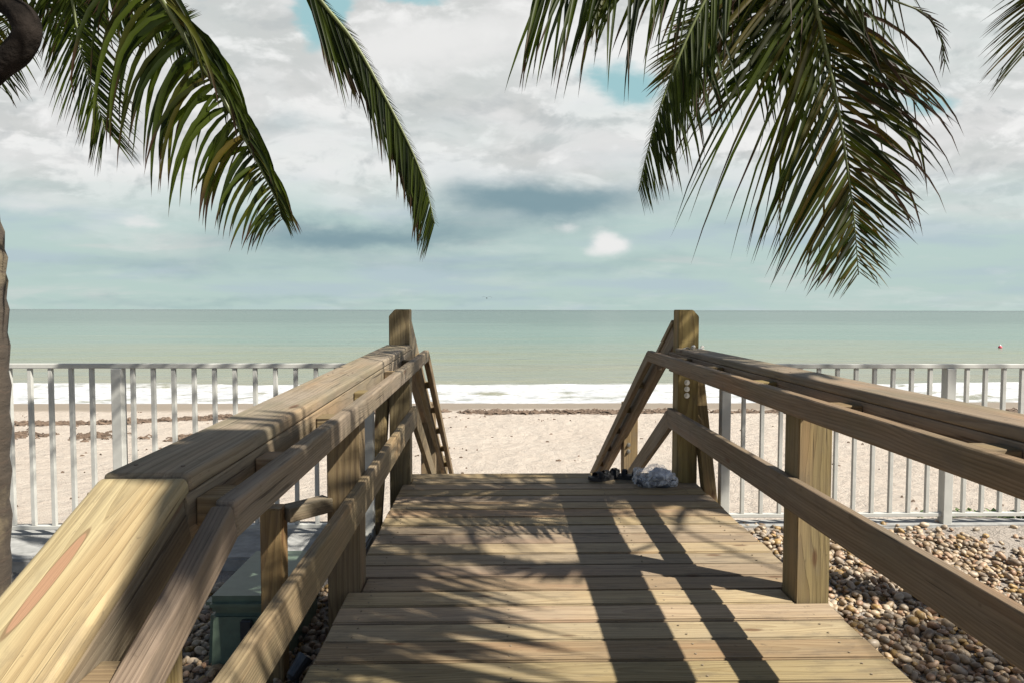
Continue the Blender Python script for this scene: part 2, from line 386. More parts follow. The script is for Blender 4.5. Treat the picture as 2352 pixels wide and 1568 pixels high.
# ------------------------------------------------------------------ pebbles (stuff)
def pebbles():
    r = np.random.default_rng(5)
    bm = bmesh.new(); bmesh.ops.create_icosphere(bm, subdivisions=2, radius=1)
    base = np.array([v.co[:] for v in bm.verts]); fac = np.array([[v.index for v in f.verts] for f in bm.faces]); bm.free()
    P = []
    def area(x0, x1, y0, y1, st, dens, lift=0.0):
        for x in np.arange(x0, x1, st):
            for y in np.arange(y0, y1, st):
                xx = x + r.uniform(-.5, .5) * st; yy = y + r.uniform(-.5, .5) * st
                if r.random() < dens(xx, yy): P.append((xx, yy, gz(xx, yy) + lift + r.uniform(-0.004, 0.012)))
    def dr(x, y):
        n = noise.noise(Vector((x * 1.5, y * 1.5, 3))) + 0.4 * noise.noise(Vector((x * 5, y * 5, 3)))
        e = 2.75 + (y - 2.8) * 0.20 + 0.45 * n
        d = 1.0 if x < e else max(0.06 if y > 3.0 else 0.35, 1 - (x - e) / 0.35)
        if y > 4.15: d *= max(0.15, 1 - (y - 4.15) / 0.4)
        return d
    area(1.25, 4.6, 1.5, 4.62, 0.034, dr)
    area(1.25, 3.4, 1.5, 4.3, 0.055, dr, 0.02)
    area(-2.6, -0.5, 1.1, 3.75, 0.036, lambda x, y: 1.0)
    area(-2.6, -0.5, 1.1, 3.7, 0.055, lambda x, y: 1.0, 0.02)
    P = np.array(P); n = len(P)
    s = r.uniform(0.010, 0.024, n) * np.where(r.random(n) < 0.10, 1.35, 1.0)
    sx = s * r.uniform(0.9, 1.45, n); sy = s * r.uniform(0.7, 1.0, n); sz = s * r.uniform(0.45, 0.8, n)
    B = base[None] * np.stack([sx, sy, sz], 1)[:, None, :]
    B = B * (1 + 0.12 * np.sin(base[None] * 2.3 + r.uniform(0, 6, (n, 1, 3))))
    a = r.uniform(0, 6.283, n); t = r.normal(0, 0.35, n)
    ca, sa, ct, st = np.cos(a)[:, None], np.sin(a)[:, None], np.cos(t)[:, None], np.sin(t)[:, None]
    X, Y, Z = B[..., 0], B[..., 1], B[..., 2]
    X, Z = X * ct - Z * st, X * st + Z * ct
    X, Y = X * ca - Y * sa, X * sa + Y * ca
    V = np.stack([X + P[:, None, 0], Y + P[:, None, 1], Z + P[:, None, 2] + sz[:, None] * 0.6], -1).reshape(-1, 3)
    nv = len(base); Fa = (fac[None] + (np.arange(n) * nv)[:, None, None]).reshape(-1, 3)
    me = bpy.data.meshes.new('pebbles')
    me.vertices.add(len(V)); me.vertices.foreach_set('co', V.ravel())
    me.loops.add(Fa.size); me.loops.foreach_set('vertex_index', Fa.ravel().astype(np.int32))
    me.polygons.add(len(Fa)); me.polygons.foreach_set('loop_start', np.arange(0, Fa.size, 3, dtype=np.int32))
    me.polygons.foreach_set('loop_total', np.full(len(Fa), 3, dtype=np.int32))
    me.polygons.foreach_set('use_smooth', np.ones(len(Fa), dtype=bool))
    pal = np.array([(.46, .36, .24), (.50, .37, .27), (.42, .28, .19), (.55, .46, .34), (.36, .32, .26), (.30, .24, .18), (.60, .53, .43), (.44, .31, .13), (.38, .33, .27)])
    c = pal[r.integers(0, len(pal), n)] * r.uniform(0.46, 0.76, (n, 1)) * np.array([1.06, .97, .86])
    at = me.color_attributes.new('tone', 'FLOAT_COLOR', 'POINT')
    at.data.foreach_set('color', np.repeat(np.concatenate([c, np.ones((n, 1))], 1), nv, 0).ravel())
    me.update(); me.validate()
    return me
m, g, b = new_mat('river_pebble')
ca_ = g.add('ShaderNodeVertexColor'); ca_.layer_name = 'tone'
gp = g.add('ShaderNodeNewGeometry').outputs['Position']
f = g.noise(gp, 90, 4, 0.6)
g.set(b.inputs['Base Color'], g.mix(g.ramp(f, 0.35, 0.7, 0, 0.5), ca_.outputs[0], g.mix(1.0, ca_.outputs[0], (0.6, 0.55, 0.5), 'MULTIPLY')))
b.inputs['Roughness'].default_value = 0.55
g.set(b.inputs['Normal'], g.bump(f, 0.3, 0.002))
o = link('pebbles', pebbles(), m)
tag(o, 'rounded tan and pinkish river pebbles covering the ground on both sides of the boardwalk', 'pebbles', kind='stuff')
# ------------------------------------------------------------------ kerb under the fence (left)
bm = bmesh.new()
bmesh.ops.create_cube(bm, size=1, matrix=Matrix.Translation((-5.43, 4.25, -0.27)) @ Matrix.Diagonal((9.3, 0.66, 0.20, 1)))
bmesh.ops.bevel(bm, geom=list(bm.edges), offset=0.012, segments=2, affect='EDGES')
o = link('kerb', bm_mesh(bm), M_CONC); tag(o, kind='structure')
bm = bmesh.new()
bmesh.ops.create_cube(bm, size=1, matrix=Matrix.Translation((5.55, 4.57, -0.27)) @ Matrix.Diagonal((8.2, 0.16, 0.16, 1)))
bmesh.ops.bevel(bm, geom=list(bm.edges), offset=0.012, segments=2, affect='EDGES')
o = link('kerb', bm_mesh(bm), M_CONC); tag(o, kind='structure')

# ------------------------------------------------------------------ boardwalk
XL, XR = -0.635, 1.395
YN, YF = 1.36, 4.945
PL = (-0.722, -0.584)            # left posts, x extent
PR = (1.262, 1.402)
POSTS_L = [(1.20, 1.34), (2.92, 3.06), (4.66, 4.80)]
POSTS_R = [(1.20, 1.34), (2.78, 2.92), (4.66, 4.80)]
bw = thing('boardwalk', (0.38, YN, 0), 'weathered timber boardwalk of cross planks leading out to the beach steps', 'boardwalk')
def plank(y0, y1, x0, x1, zt, nm='plank', par=bw, th=0.038, notch=True):
    """a board across the walk, cut round any post standing in it"""
    bm = bmesh.new()
    outline = [(x0, y0), (x1, y0), (x1, y1), (x0, y1)]
    cl = 0.006
    pieces = None
    if notch:
        for (ps, XX, side) in ((POSTS_L, PL, -1), (POSTS_R, PR, 1)):
            for (a, b_) in ps:
                a2, b2 = a - cl, b_ + cl
                if a2 < y1 and b2 > y0:
                    lo, hi = max(a2, y0), min(b2, y1)
                    if side < 0:
                        xi = XX[1] + cl
                        if xi > x0: pieces = (side, xi, lo, hi)
                    else:
                        xi = XX[0] - cl
                        if xi < x1: pieces = (side, xi, lo, hi) if pieces is None else (0, pieces[1], lo, hi, xi)
    pts = []
    L_ = [(x0, y0), (x0, y1)]; R_ = [(x1, y0), (x1, y1)]
    def edge(xe, xi, lo, hi):
        e = []
        if lo - y0 > 0.004: e += [(xe, y0), (xe, lo)]
        e += [(xi, lo), (xi, hi)]
        if y1 - hi > 0.004: e += [(xe, hi), (xe, y1)]
        return e
    Lp = {**{}}
    le, re = L_, R_
    if pieces:
        for (ps, XX, side) in ((POSTS_L, PL, -1), (POSTS_R, PR, 1)):
            for (a, b_) in ps:
                lo, hi = max(a - cl, y0), min(b_ + cl, y1)
                if hi > lo:
                    if side < 0: le = edge(x0, PL[1] + cl, lo, hi)
                    else: re = edge(x1, PR[0] - cl, lo, hi)
    poly = le[::-1] + re
    cx, cy = (x0 + x1) / 2, (y0 + y1) / 2
    vs = [bm.verts.new((x - cx, y - cy, 0)) for x, y in poly]
    f = bm.faces.new(vs)
    r = bmesh.ops.extrude_face_region(bm, geom=[f])
    for v in r['geom']:
        if isinstance(v, bmesh.types.BMVert): v.co.z -= th
    bmesh.ops.recalc_face_normals(bm, faces=bm.faces)
    es = [e for e in bm.edges if abs(e.verts[0].co.z) < 1e-6 and abs(e.verts[1].co.z) < 1e-6]
    bmesh.ops.bevel(bm, geom=es, offset=0.006, segments=2, affect='EDGES')
    M = Matrix.Translation((cx, cy, zt)) @ Matrix.Rotation(math.atan(DS), 4, 'X') @ Matrix.Rotation(rnd.uniform(-.0012, .0012), 4, 'Z') @ Matrix.Rotation(rnd.uniform(-.001, .001), 4, 'Y')
    return link(nm, bm_mesh(bm), W_DECK, par, M)
pitch = 0.1452
nb_ = int(round((YF - YN) / pitch))
screws = bmesh.new()
for i in range(nb_):
    y1 = YF - i * pitch; y0 = y1 - pitch + rnd.uniform(0.008, 0.0135)
    pk = plank(y0, y1, XL + rnd.uniform(-0.006, 0.006), XR + rnd.uniform(-0.008, 0.008), dz((y0 + y1) / 2) + rnd.uniform(-0.0015, 0.0015))
    for xx in (XL + 0.10, 0.05, 0.72, XR - 0.12):
        for yy in (y0 + 0.03, y1 - 0.035):
            x_ = xx + rnd.uniform(-0.01, 0.01)
            bmesh.ops.create_cone(screws, cap_ends=True, segments=8, radius1=0.0042, radius2=0.0042, depth=0.004,
                                  matrix=Matrix.Translation((x_, yy, dz(yy) + 0.0005)))
me_s = bm_mesh(screws)
o = link('screw_heads', me_s, simple('rusty_screw', (0.20, 0.155, 0.10), 0.7), bw); o['kind'] = 'stuff'
for x in (XL + 0.11, 0.38, XR - 0.165):
    beam('joist', (x, YN + 0.01, dz(YN) - 0.125), (x, YF - 0.03, dz(YF) - 0.125), 0.04, 0.165, W_POST, bw)
beam('rim_board', (XL + 0.012, YN + .02, dz(YN) - 0.13), (XL + 0.012, YF - .05, dz(YF) - 0.13), 0.036, 0.175, W_POST, bw)
beam('rim_board', (XR - 0.016, YN + .02, dz(YN) - 0.13), (XR - 0.016, YF - .05, dz(YF) - 0.13), 0.036, 0.175, W_POST, bw)
# steps down towards the garden (behind the picture's lower edge)
st = thing('garden_steps', (0.38, 1.0, GZ), 'short timber steps climbing from the garden side to the boardwalk', 'steps')
for k in range(2):
    zt = dz(YN) - 0.16 * (k + 1) + 0.01; y1 = YN - 0.02 - 0.30 * k
    for q in range(2):
        beam('tread', (XL + .02, y1 - 0.075 - 0.148 * q, zt), (XR - .02, y1 - 0.075 - 0.148 * q, zt), 0.14, 0.038, W_DECK, st)
    beam('riser', (XL + .02, y1 + 0.0, zt + 0.09), (XR - .02, y1 + 0.0, zt + 0.09), 0.02, 0.13, W_POST, st)
# steps down to the sand
st = thing('beach_steps', (0.38, 6.5, -1.4), 'flight of timber steps dropping from the end of the boardwalk to the sand', 'steps')
SL = 0.545
for k in range(1, 10):
    zt = dz(YF) - 0.1635 * k; y0 = YF + 0.30 * (k - 1) + 0.01
    for q in range(2):
        beam('tread', (XL + .04, y0 + 0.07 + 0.148 * q, zt - .019), (XR - .04, y0 + 0.07 + 0.148 * q, zt - .019), 0.14, 0.038, W_DECK, st)
for x in (XL + 0.02, XR - 0.02):
    beam('stringer', (x, YF + .0, dz(YF) - 0.24), (x, YF + 2.75, dz(YF) - 0.24 - 2.75 * SL), 0.036, 0.24, W_POST, st)

# ------------------------------------------------------------------ railings
def post(x0, x1, y0, y1, zb, zt, par, chamfer=0, side=1, mat=None, cut=0.0):
    """square timber post, local X vertical; the outer top corner is cut off on the beach posts"""
    w = x1 - x0; d = y1 - y0; h = zt - zb
    prof_ = [(-w / 2, 0), (w / 2, 0), (w / 2, h), (-w / 2, h)]
    if chamfer:
        cw = w * chamfer; ch = cut
        prof_ = [(-w / 2, 0), (w / 2, 0), (w / 2, h - ch), (w / 2 - cw, h), (-w / 2, h)] if side > 0 else [(-w / 2, 0), (w / 2, 0), (w / 2, h), (-w / 2 + cw, h), (-w / 2, h - ch)]
    bm = bmesh.new()
    vs = [bm.verts.new((z - h / 2, x, -d / 2)) for x, z in prof_]
    f = bm.faces.new(vs); r = bmesh.ops.extrude_face_region(bm, geom=[f])
    for v in r['geom']:
        if isinstance(v, bmesh.types.BMVert): v.co.z += d
    bmesh.ops.recalc_face_normals(bm, faces=bm.faces)
    bmesh.ops.bevel(bm, geom=list(bm.edges), offset=0.004, segments=2, affect='EDGES')
    # local x->world z, local y->world x, local z->world y
    M = Matrix(((0, 1, 0, (x0 + x1) / 2), (0, 0, 1, (y0 + y1) / 2), (1, 0, 0, zb + h / 2), (0, 0, 0, 1)))
    return link('post', bm_mesh(bm), mat or W_POST, par, M)
def bolt(par, x, y, z, r=0.011):
    bm = bmesh.new()
    bmesh.ops.create_cone(bm, cap_ends=True, segments=16, radius1=r * 1.5, radius2=r * 1.4, depth=0.003, matrix=Matrix.Translation((0, 0, 0.0015)))
    bmesh.ops.create_cone(bm, cap_ends=True, segments=6, radius1=r, radius2=r * .95, depth=0.011, matrix=Matrix.Translation((0, 0, 0.0085)))
    bmesh.ops.create_cone(bm, cap_ends=True, segments=12, radius1=r * .55, radius2=r * .5, depth=0.012, matrix=Matrix.Translation((0, 0, 0.016)))
    M = Matrix.Translation((x, y, z)) @ Matrix.Rotation(R(90), 4, 'X')
    return link('bolt', bm_mesh(bm), M_STEEL, par, M)

def railing(side):
    left = side < 0
    PX = PL if left else PR
    posts = POSTS_L if left else POSTS_R
    r = thing('railing', ((PX[0] + PX[1]) / 2, 3.0, 0),
              'brown timber railing on the left, its wide rail bending downhill at the near corner' if left
              else 'brown timber railing on the right, with seashells lying on the far end of its rail', 'railing')
    xin = PX[1] if left else PX[0]            # inner faces of the posts
    s = 1 if left else -1                     # towards the walk
    # heights (top of cap) as functions of Y
    if left: cap = lambda y: 1.024 - 0.0245 * (4.66 - y)
    else:    cap = lambda y: 1.002 - 0.004 * (4.66 - y)
    hand = (lambda y: 0.970 - 0.0215 * (4.93 - y)) if left else (lambda y: 0.968 - 0.008 * (4.95 - y))
    low = (lambda y: 0.583 - 0.026 * (4.66 - y)) if left else (lambda y: 0.570 - 0.003 * (4.7 - y))
    YB = 1.33 if left else 1.30               # where the rails bend down
    SN = 0.42                                 # slope of the near, descending part
    def sk(y): return (-0.022 * (4.66 - y) / 3.33) if left else 0.0
    for i, (a, b_) in enumerate(posts):
        if i == 2: post(PX[0], PX[1], a, b_, -0.9, 1.262, r, 0.30, -1 if left else 1, cut=0.045)
        else: post(PX[0] + (sk(a) * 1.5 if i == 0 else 0), PX[1] + (sk(a) * 1.5 if i == 0 else 0), a, b_, GZ - 0.4, (cap(b_) - 0.040) if i == 1 else cap(YB) - SN * (YB - a) - .05, r)
    cw = 0.170 if left else 0.160; ct = 0.038
    cxc = -0.655 if left else 1.318
    # top rail (cap)
    beam('top_rail', (cxc + sk(YB), YB, cap(YB) - ct / 2), (cxc, 4.657, cap(4.657) - ct / 2), cw, ct, W_CAP2, r, bev=0.010, segs=4)
    YE = YB - 0.95
    e = math.atan(SN)
    beam('top_rail', (cxc + sk(YB), YE, cap(YB) - SN * (YB - YE) - ct / 2), (cxc + sk(YB), YB - 0.002, cap(YB) - ct / 2 - 0.0008), cw, ct, W_CAP if left else W_CAP2, r, bev=0.013, segs=4)
    e_ = bmesh.new()
    for yy, zz in [(YB - .05, 0), (YB + .06, 0), (2.92, 0), (3.02, 0), (4.2, 0), (YB - .5, 0)]:
        for dx in (-.048, .045):
            top = cap(yy) if yy > YB else cap(YB) - SN * (YB - yy)
            n_ = Vector((0, -.0245 if yy > YB else -SN, 1)).normalized()
            Ms = Matrix.Translation((cxc + sk(yy) + dx + rnd.uniform(-.008, .008), yy + rnd.uniform(-.01, .01), top + .0003)) @ n_.to_track_quat('Z', 'Y').to_matrix().to_4x4()
            bmesh.ops.create_cone(e_, cap_ends=True, segments=10, radius1=.0045, radius2=.0042, depth=.002, matrix=Ms)
    link('screw_heads', bm_mesh(e_), M_SCREW, r)['kind'] = 'stuff'
    # board on edge right under the cap, inner face almost flush with the cap
    hb = 0.135; wb = 0.030
    xf = cxc + s * (cw / 2 - 0.002)           # inner face of the board
    xb = xf - s * wb / 2
    beam('rail_board', (xb + sk(YB), YB - .01, cap(YB) - ct - hb / 2 - .0006), (xb, 4.83, cap(4.83) - ct - hb / 2 - .0006), wb, hb, W_RAIL, r)
    beam('rail_board', (xb + s * .001 + sk(YB), YE, cap(YB) - SN * (YB - YE) - ct - hb / 2 - .0015), (xb + s * .001 + sk(YB), YB - .004, cap(YB) - ct - hb / 2 - .0015), wb, hb, W_RAIL, r)
    # lower rail
    lh = 0.138; lw = 0.036
    xl = xin + s * (lw / 2 + 0.0008)
    beam('lower_rail', (xl, YB, low(YB) - lh / 2), (xl, 4.81, low(4.81) - lh / 2), lw, lh, W_RAIL, r, bev=.006, segs=3)
    beam('lower_rail', (xl, YE, low(YB) - SN * (YB - YE) - lh / 2), (xl, YB - .003, low(YB) - lh / 2), lw, lh, W_RAIL, r, bev=.006, segs=3)
    # handrail with blocks
    hx = (-0.500 if left else 1.132); hw = 0.042; hh = 0.079
    hr0 = beam('handrail', (hx + sk(YB), YB - .01, hand(YB) - hh / 2), (hx, 4.96, hand(4.96) - hh / 2), hw, hh, W_RAIL, r, bev=.008, segs=3)
    beam('handrail', (hx + sk(YB), YE, hand(YB) - SN * (YB - .012 - YE) - hh / 2), (hx + sk(YB), YB - .012, hand(YB) - hh / 2 - .001), hw, hh, W_RAIL, r, bev=.008, segs=3)
    inner = xf + s * .001
    bx0, bx1 = inner + s * .0008, hx - s * (hw / 2 + .0008)
    for y in ([1.40, 1.72, 2.28, 2.86, 3.60, 4.25] if left else [1.6, 2.3, 3.0, 3.7, 4.3]):
        zc = hand(y) - 0.034
        beam('spacer_block', (bx0 + sk(y), y, zc), (bx1 + sk(y), y, zc), 0.085 if y > 1.5 else .10, 0.058, W_POST, r, bev=.004)
    zc = hand(YB) - SN * 0.35 - .04
    beam('spacer_block', (bx0 + sk(YB), YB - .35, zc), (bx1 + sk(YB), YB - .35, zc), 0.08, 0.055, W_POST, r, bev=.004)
    # ---- descending part along the beach steps
    y0 = 4.803; y2 = 8.35
    capd = lambda y: 1.215 - SL * (y - y0)
    beam('stair_rail', (cxc, y0 + .01, capd(y0) - ct / 2 - .02), (cxc, y2, capd(y2) - ct / 2 - .02), 0.135, ct, W_CAP2, r, bev=.008, segs=3)
    xd = xin + s * 0.020
    beam('stair_rail_board', (xin - s * 0.02, y0 + .002, capd(y0) - 0.13), (xin - s * 0.02, y2 - .05, capd(y2 - .05) - 0.13), 0.038, 0.135, W_RAIL, r)
    handd = lambda y: hand(4.96) - 0.002 - SL * (y - 4.955)
    beam('stair_handrail', (hx, 4.955, handd(4.955) - hh / 2), (hx, 8.5, handd(8.5) - hh / 2), hw, hh, W_RAIL, r, bev=.008, segs=3)
    # wide board the handrail is blocked off from
    beam('stair_handrail_board', (hx - s * 0.075, 5.00, handd(5.00) - 0.06), (hx - s * 0.075, 8.4, handd(8.4) - 0.06), 0.036, 0.135, W_RAIL, r)
    for y in (5.45, 5.95, 6.45, 6.95, 7.45, 7.95):
        beam('spacer_block', (hx - s * 0.0565, y, handd(y) - 0.035), (hx - s * (hw / 2 + .0005), y, handd(y) - 0.035), 0.06, 0.05, W_POST, r, bev=.003)
    lowd = lambda y: low(4.78) - .003 - SL * (y - 4.78)
    beam('stair_lower_rail', (xl, 4.80, lowd(4.80) - lh / 2), (xl, 8.4, lowd(8.4) - lh / 2), lw, lh, W_RAIL, r, bev=.006, segs=3)
    for (a, b_) in ((6.62, 6.76), (8.25, 8.39)):
        post(PX[0], PX[1], a, b_, -2.3, capd(a) + 0.13, r, 0.30, -1 if left else 1, cut=0.045)
    if not left:
        for z in (0.765, 0.72, 0.675): bolt(r, PX[0] + 0.062, 4.66, z, .013)
        for z in (-.055, -.12): bolt(r, PX[0] + 0.05, 6.62, z, .014)
    # raking prop beside the beach post
    xo = PX[0] - 0.075 if left else PX[1] + 0.055
    beam('prop', (xo + s * 0.02, 4.86, 0.90), (xo - s * .00, 4.42, -0.34), 0.085, 0.085, W_POST, r, up=(0, 1, 0), bev=.005)
    return r
railing(-1)
railing(1)

# ------------------------------------------------------------------ metal fences
def fence(x0, x1, Y, zt, zb, posts, pitch_, label, start):
    f = thing('metal_fence', ((x0 + x1) / 2, Y, zb), label, 'fence')
    beam('top_rail', (x0, Y, zt - .016), (x1, Y, zt - .016), 0.040, 0.030, M_FENCE, f, bev=.004)
    beam('bottom_rail', (x0, Y, zb + .035), (x1, Y, zb + .035), 0.034, 0.026, M_FENCE, f, bev=.003)
    pm = None
    for px in posts:
        beam('post', (px, Y, zb - .12), (px, Y, zt - .0315), 0.062, 0.066, M_FENCE, f, bev=.004, up=(0, 1, 0))
    x = start
    while x < x1 - .03:
        if all(abs(x - p) > 0.06 for p in posts):
            if pm is None:
                o_ = beam('picket', (x, Y, zb + .0485), (x, Y, zt - .0315), 0.0245, 0.0245, M_FENCE, f, bev=.002, up=(0, 1, 0)); pm = o_
            else:
                o_ = pm.copy(); col.objects.link(o_); o_.location.x = x - f.location.x; o_.parent = f
        x += pitch_
    return f
pl_ = 0.1274
fence(-6.9, -0.772, 4.35, 0.922, -0.155, [-0.805, -2.374, -3.94, -5.51], pl_, 'white metal picket fence on the left of the boardwalk, mostly in shade', -6.9 + 0.03)
fence(1.515, 7.6, 4.55, 0.903, -0.165, [1.553, 3.085, 4.62, 6.15], pl_, 'sunlit white metal picket fence on the right, pebbles heaped along its foot', 1.553 + pl_)

# ------------------------------------------------------------------ small hose frame and green box
fr = thing('timber_frame', (-0.9, 2.8, GZ), 'low timber post with a cross piece beside the green box left of the boardwalk', 'post frame')
bm = bmesh.new()
post(-0.955, -0.868, 2.76, 2.845, GZ - .1, 0.452, fr, 0.3, -1, cut=.02)
beam('cross_piece', (-0.866, 2.805, 0.42), (-0.724, 2.945, 0.424), 0.085, 0.060, W_RAIL, fr)
bx = thing('utility_box', (-1.08, 3.15, GZ), 'dark green plastic utility box with a hinged lid on the pebbles', 'utility box')
def rbox(bm, x0, x1, y0, y1, z0, z1, bev, taper=0.0, segs=3):
    r = bmesh.ops.create_cube(bm, size=1, matrix=Matrix.Translation(((x0 + x1) / 2, (y0 + y1) / 2, (z0 + z1) / 2)) @ Matrix.Diagonal((x1 - x0, y1 - y0, z1 - z0, 1)))
    for v in r['verts']:
        if v.co.z < (z0 + z1) / 2:
            v.co.x += taper * (1 if v.co.x > (x0 + x1) / 2 else -1); v.co.y += taper * (1 if v.co.y > (y0 + y1) / 2 else -1)
    es = list({e for v in r['verts'] for e in v.link_edges})
    bmesh.ops.bevel(bm, geom=es, offset=bev, segments=segs, affect='EDGES')
bm = bmesh.new(); rbox(bm, -1.225, -0.915, 2.90, 3.46, GZ - .05, -0.035, 0.02, 0.012)
link('box_body', bm_mesh(bm), M_GREEN, bx, smooth=False)
bm = bmesh.new(); rbox(bm, -1.240, -0.90, 2.88, 3.48, -0.032, 0.035, 0.026, 0.0, 4)
link('lid', bm_mesh(bm), M_GREEN, bx)
bm = bmesh.new(); rbox(bm, -1.085, -1.035, 2.872, 2.893, -0.20, -0.06, 0.006)
link('latch', bm_mesh(bm), M_BLKPL, bx)

# little black garden spotlight
def spot(x, y, rot, label):
    t = thing('garden_spotlight', (x, y, GZ), label, 'spotlight', 'small black spotlights in the pebbles beside the boardwalk')
    d = Vector((math.cos(rot) * 0.7, math.sin(rot) * 0.7, 0.7)).normalized()
    bm = bmesh.new(); c0 = Vector((x, y, GZ + .10))
    tube_bm(bm, [c0 - d * .045, c0 - d * .03, c0 + d * .03, c0 + d * .055], [.016, .027, .031, .036], 16)
    link('lamp_head', bm_mesh(bm), M_BLKPL, t, smooth=False)
    bm = bmesh.new(); tube_bm(bm, [c0 + d * .0555, c0 + d * .057], [.029, .029], 16)
    link('lens', bm_mesh(bm), simple('lamp_glass', (.25, .27, .28), .1), t)
    bm = bmesh.new(); tube_bm(bm, [(x, y, GZ - .02), (x, y, GZ + .085)], [.008, .008], 8)
    link('stake', bm_mesh(bm), M_BLKPL, t)
spot(-0.80, 2.27, 1.2, 'black spotlight at the bottom edge of the picture beside the lower rail')
spot(-0.80, 2.72, 0.8, 'small black spotlight among shaded pebbles by the middle left post')

# ------------------------------------------------------------------ things left on the deck
def sandal(x, y, rot, label, tone):
    t = thing('sandal', (x, y, dz(y)), label, 'sandal', 'pair of black sandals at the end of the boardwalk')
    Mz = Matrix.Translation((x, y, dz(y) + .002)) @ Matrix.Rotation(rot, 4, 'Z')
    n = 28; bm = bmesh.new(); lo = []; hi = []
    for k in range(n):
        a = 2 * math.pi * k / n; cx = math.cos(a); w = 0.043 + 0.008 * cx - 0.008 * (1 - abs(cx)) * (1 if cx < .3 else 0)
        X_ = 0.125 * cx; Y_ = w * math.copysign(abs(math.sin(a)) ** .8, math.sin(a))
        zz = 0.012 * max(0, cx) ** 2
        lo.append(bm.verts.new((X_, Y_, zz))); hi.append(bm.verts.new((X_ * .99, Y_ * .97, zz + 0.024 + .006 * max(0, -cx))))
    bm.faces.new(lo[::-1]); bm.faces.new(hi)
    for k in range(n): bm.faces.new((lo[k], lo[(k + 1) % n], hi[(k + 1) % n], hi[k]))
    link('sole', bm_mesh(bm), M_BLACK, t, Mz)
    for (xa, wd, hgt) in ((0.045, 0.05, 0.062), (-0.02, .03, .066), (-0.085, 0.022, 0.075)):
        bm = bmesh.new(); rows = []
        for k in range(13):
            a = math.pi * k / 12
            rows.append([bm.verts.new((xa + q * wd / 2 + (-.01 if wd < .03 else 0) * math.sin(a), 0.045 * math.cos(a), 0.02 + (hgt - .02) * math.sin(a) ** .8 + .002 * (1 - abs(q)))) for q in (-1, 0, 1)])
        for k in range(12):
            for q in range(2): bm.faces.new((rows[k][q], rows[k][q + 1], rows[k + 1][q + 1], rows[k + 1][q]))
        bmesh.ops.solidify(bm, geom=list(bm.faces), thickness=0.003)
        link('strap', bm_mesh(bm), M_BLACK, t, Mz, smooth=True)
    bm = bmesh.new(); bmesh.ops.create_uvsphere(bm, u_segments=10, v_segments=6, radius=0.006, matrix=Matrix.Translation((-0.02, -.045, .035)))
    link('buckle', bm_mesh(bm), M_STEEL, t, Mz, smooth=True)
ps1 = onZ(1388, 1101, dz(4.74)); ps2 = onZ(1424, 1099, dz(4.76))
sandal(ps1.x - .005, 4.74, R(205), 'black strappy sandal on the left of the pair at the deck end', 1)
sandal(ps2.x + .015, 4.78, R(160), 'black strappy sandal nearer the plastic bag at the deck end', 1)
# plastic bag
def bag():
    c = onZ(1494, 1102, dz(4.66))
    cx, cy = c.x + .005, 4.60
    S_ = .92
    t = thing('plastic_bag', (cx, cy, dz(cy)), 'clear plastic carrier bag with dark things inside, slumped against the right post', 'bag')
    def blob(rx, ry, rz, amp, seed, fq, top=1.0, sub=5):
        bm = bmesh.new(); bmesh.ops.create_icosphere(bm, subdivisions=sub, radius=1)
        for v in bm.verts:
            p = v.co.copy(); q = p * fq + Vector((seed, 0, 0))
            d = 1 + amp * noise.noise(q) + amp * .8 * abs(noise.noise(q * 1.9)) - amp * .15 * abs(noise.noise(q * 4.1))
            sx_ = math.copysign(abs(p.x) ** .75, p.x); sy_ = math.copysign(abs(p.y) ** .75, p.y)
            v.co = S_ * Vector((sx_ * rx * d, sy_ * ry * d, max(0.0, p.z * d * (top if p.z > 0 else 1) * rz + rz * .55)))
        return bm_mesh(bm)
    Mb = Matrix.Translation((cx, cy, dz(cy) + .002))
    m1, g, b = new_mat('clear_plastic_film')
    tc = g.add('ShaderNodeTexCoord').outputs['Object']
    f = g.noise(tc, 22, 6, 0.7, 1.5)
    b.inputs['Base Color'].default_value = (.86, .87, .90, 1); b.inputs['Roughness'].default_value = .18
    g.set(b.inputs['Alpha'], g.ramp(f, 0.40, 0.68, 0.14, 0.62))
    b.inputs['Coat Weight'].default_value = .3
    g.set(b.inputs['Normal'], g.bump(g.noise(tc, 30, 6, 0.7, 2.0), 0.8, .007))
    link('film', blob(.145, .095, .088, .28, 1.0, 1.8), m1, t, Mb, smooth=True)
    link('dark_cloth', blob(.130, .082, .052, .35, 5.0, 2.2, .8, 4), simple('dark_grey_cloth', (.045, .05, .06), .9, nscale=20, namt=.5), t, Mb, smooth=True)
    link('crumpled_towel', blob(.075, .05, .045, .4, 9.0, 2.4, 1, 4), simple('pale_towel', (.33, .35, .40), .9, nscale=30, namt=.3), t, Mb @ Matrix.Translation((.03, 0, .045)), smooth=True)
    bm = bmesh.new()
    pts = spline([(-.10, 0, .10), (-.135, -.01, .12), (-.15, -.01, .06), (-.148, -.02, .01)], 14)
    tube_bm(bm, pts, [.012 + .006 * math.sin(k * 1.3) for k in range(15)], 8)
    link('handle', bm_mesh(bm), m1, t, Mb, smooth=True)
bag()
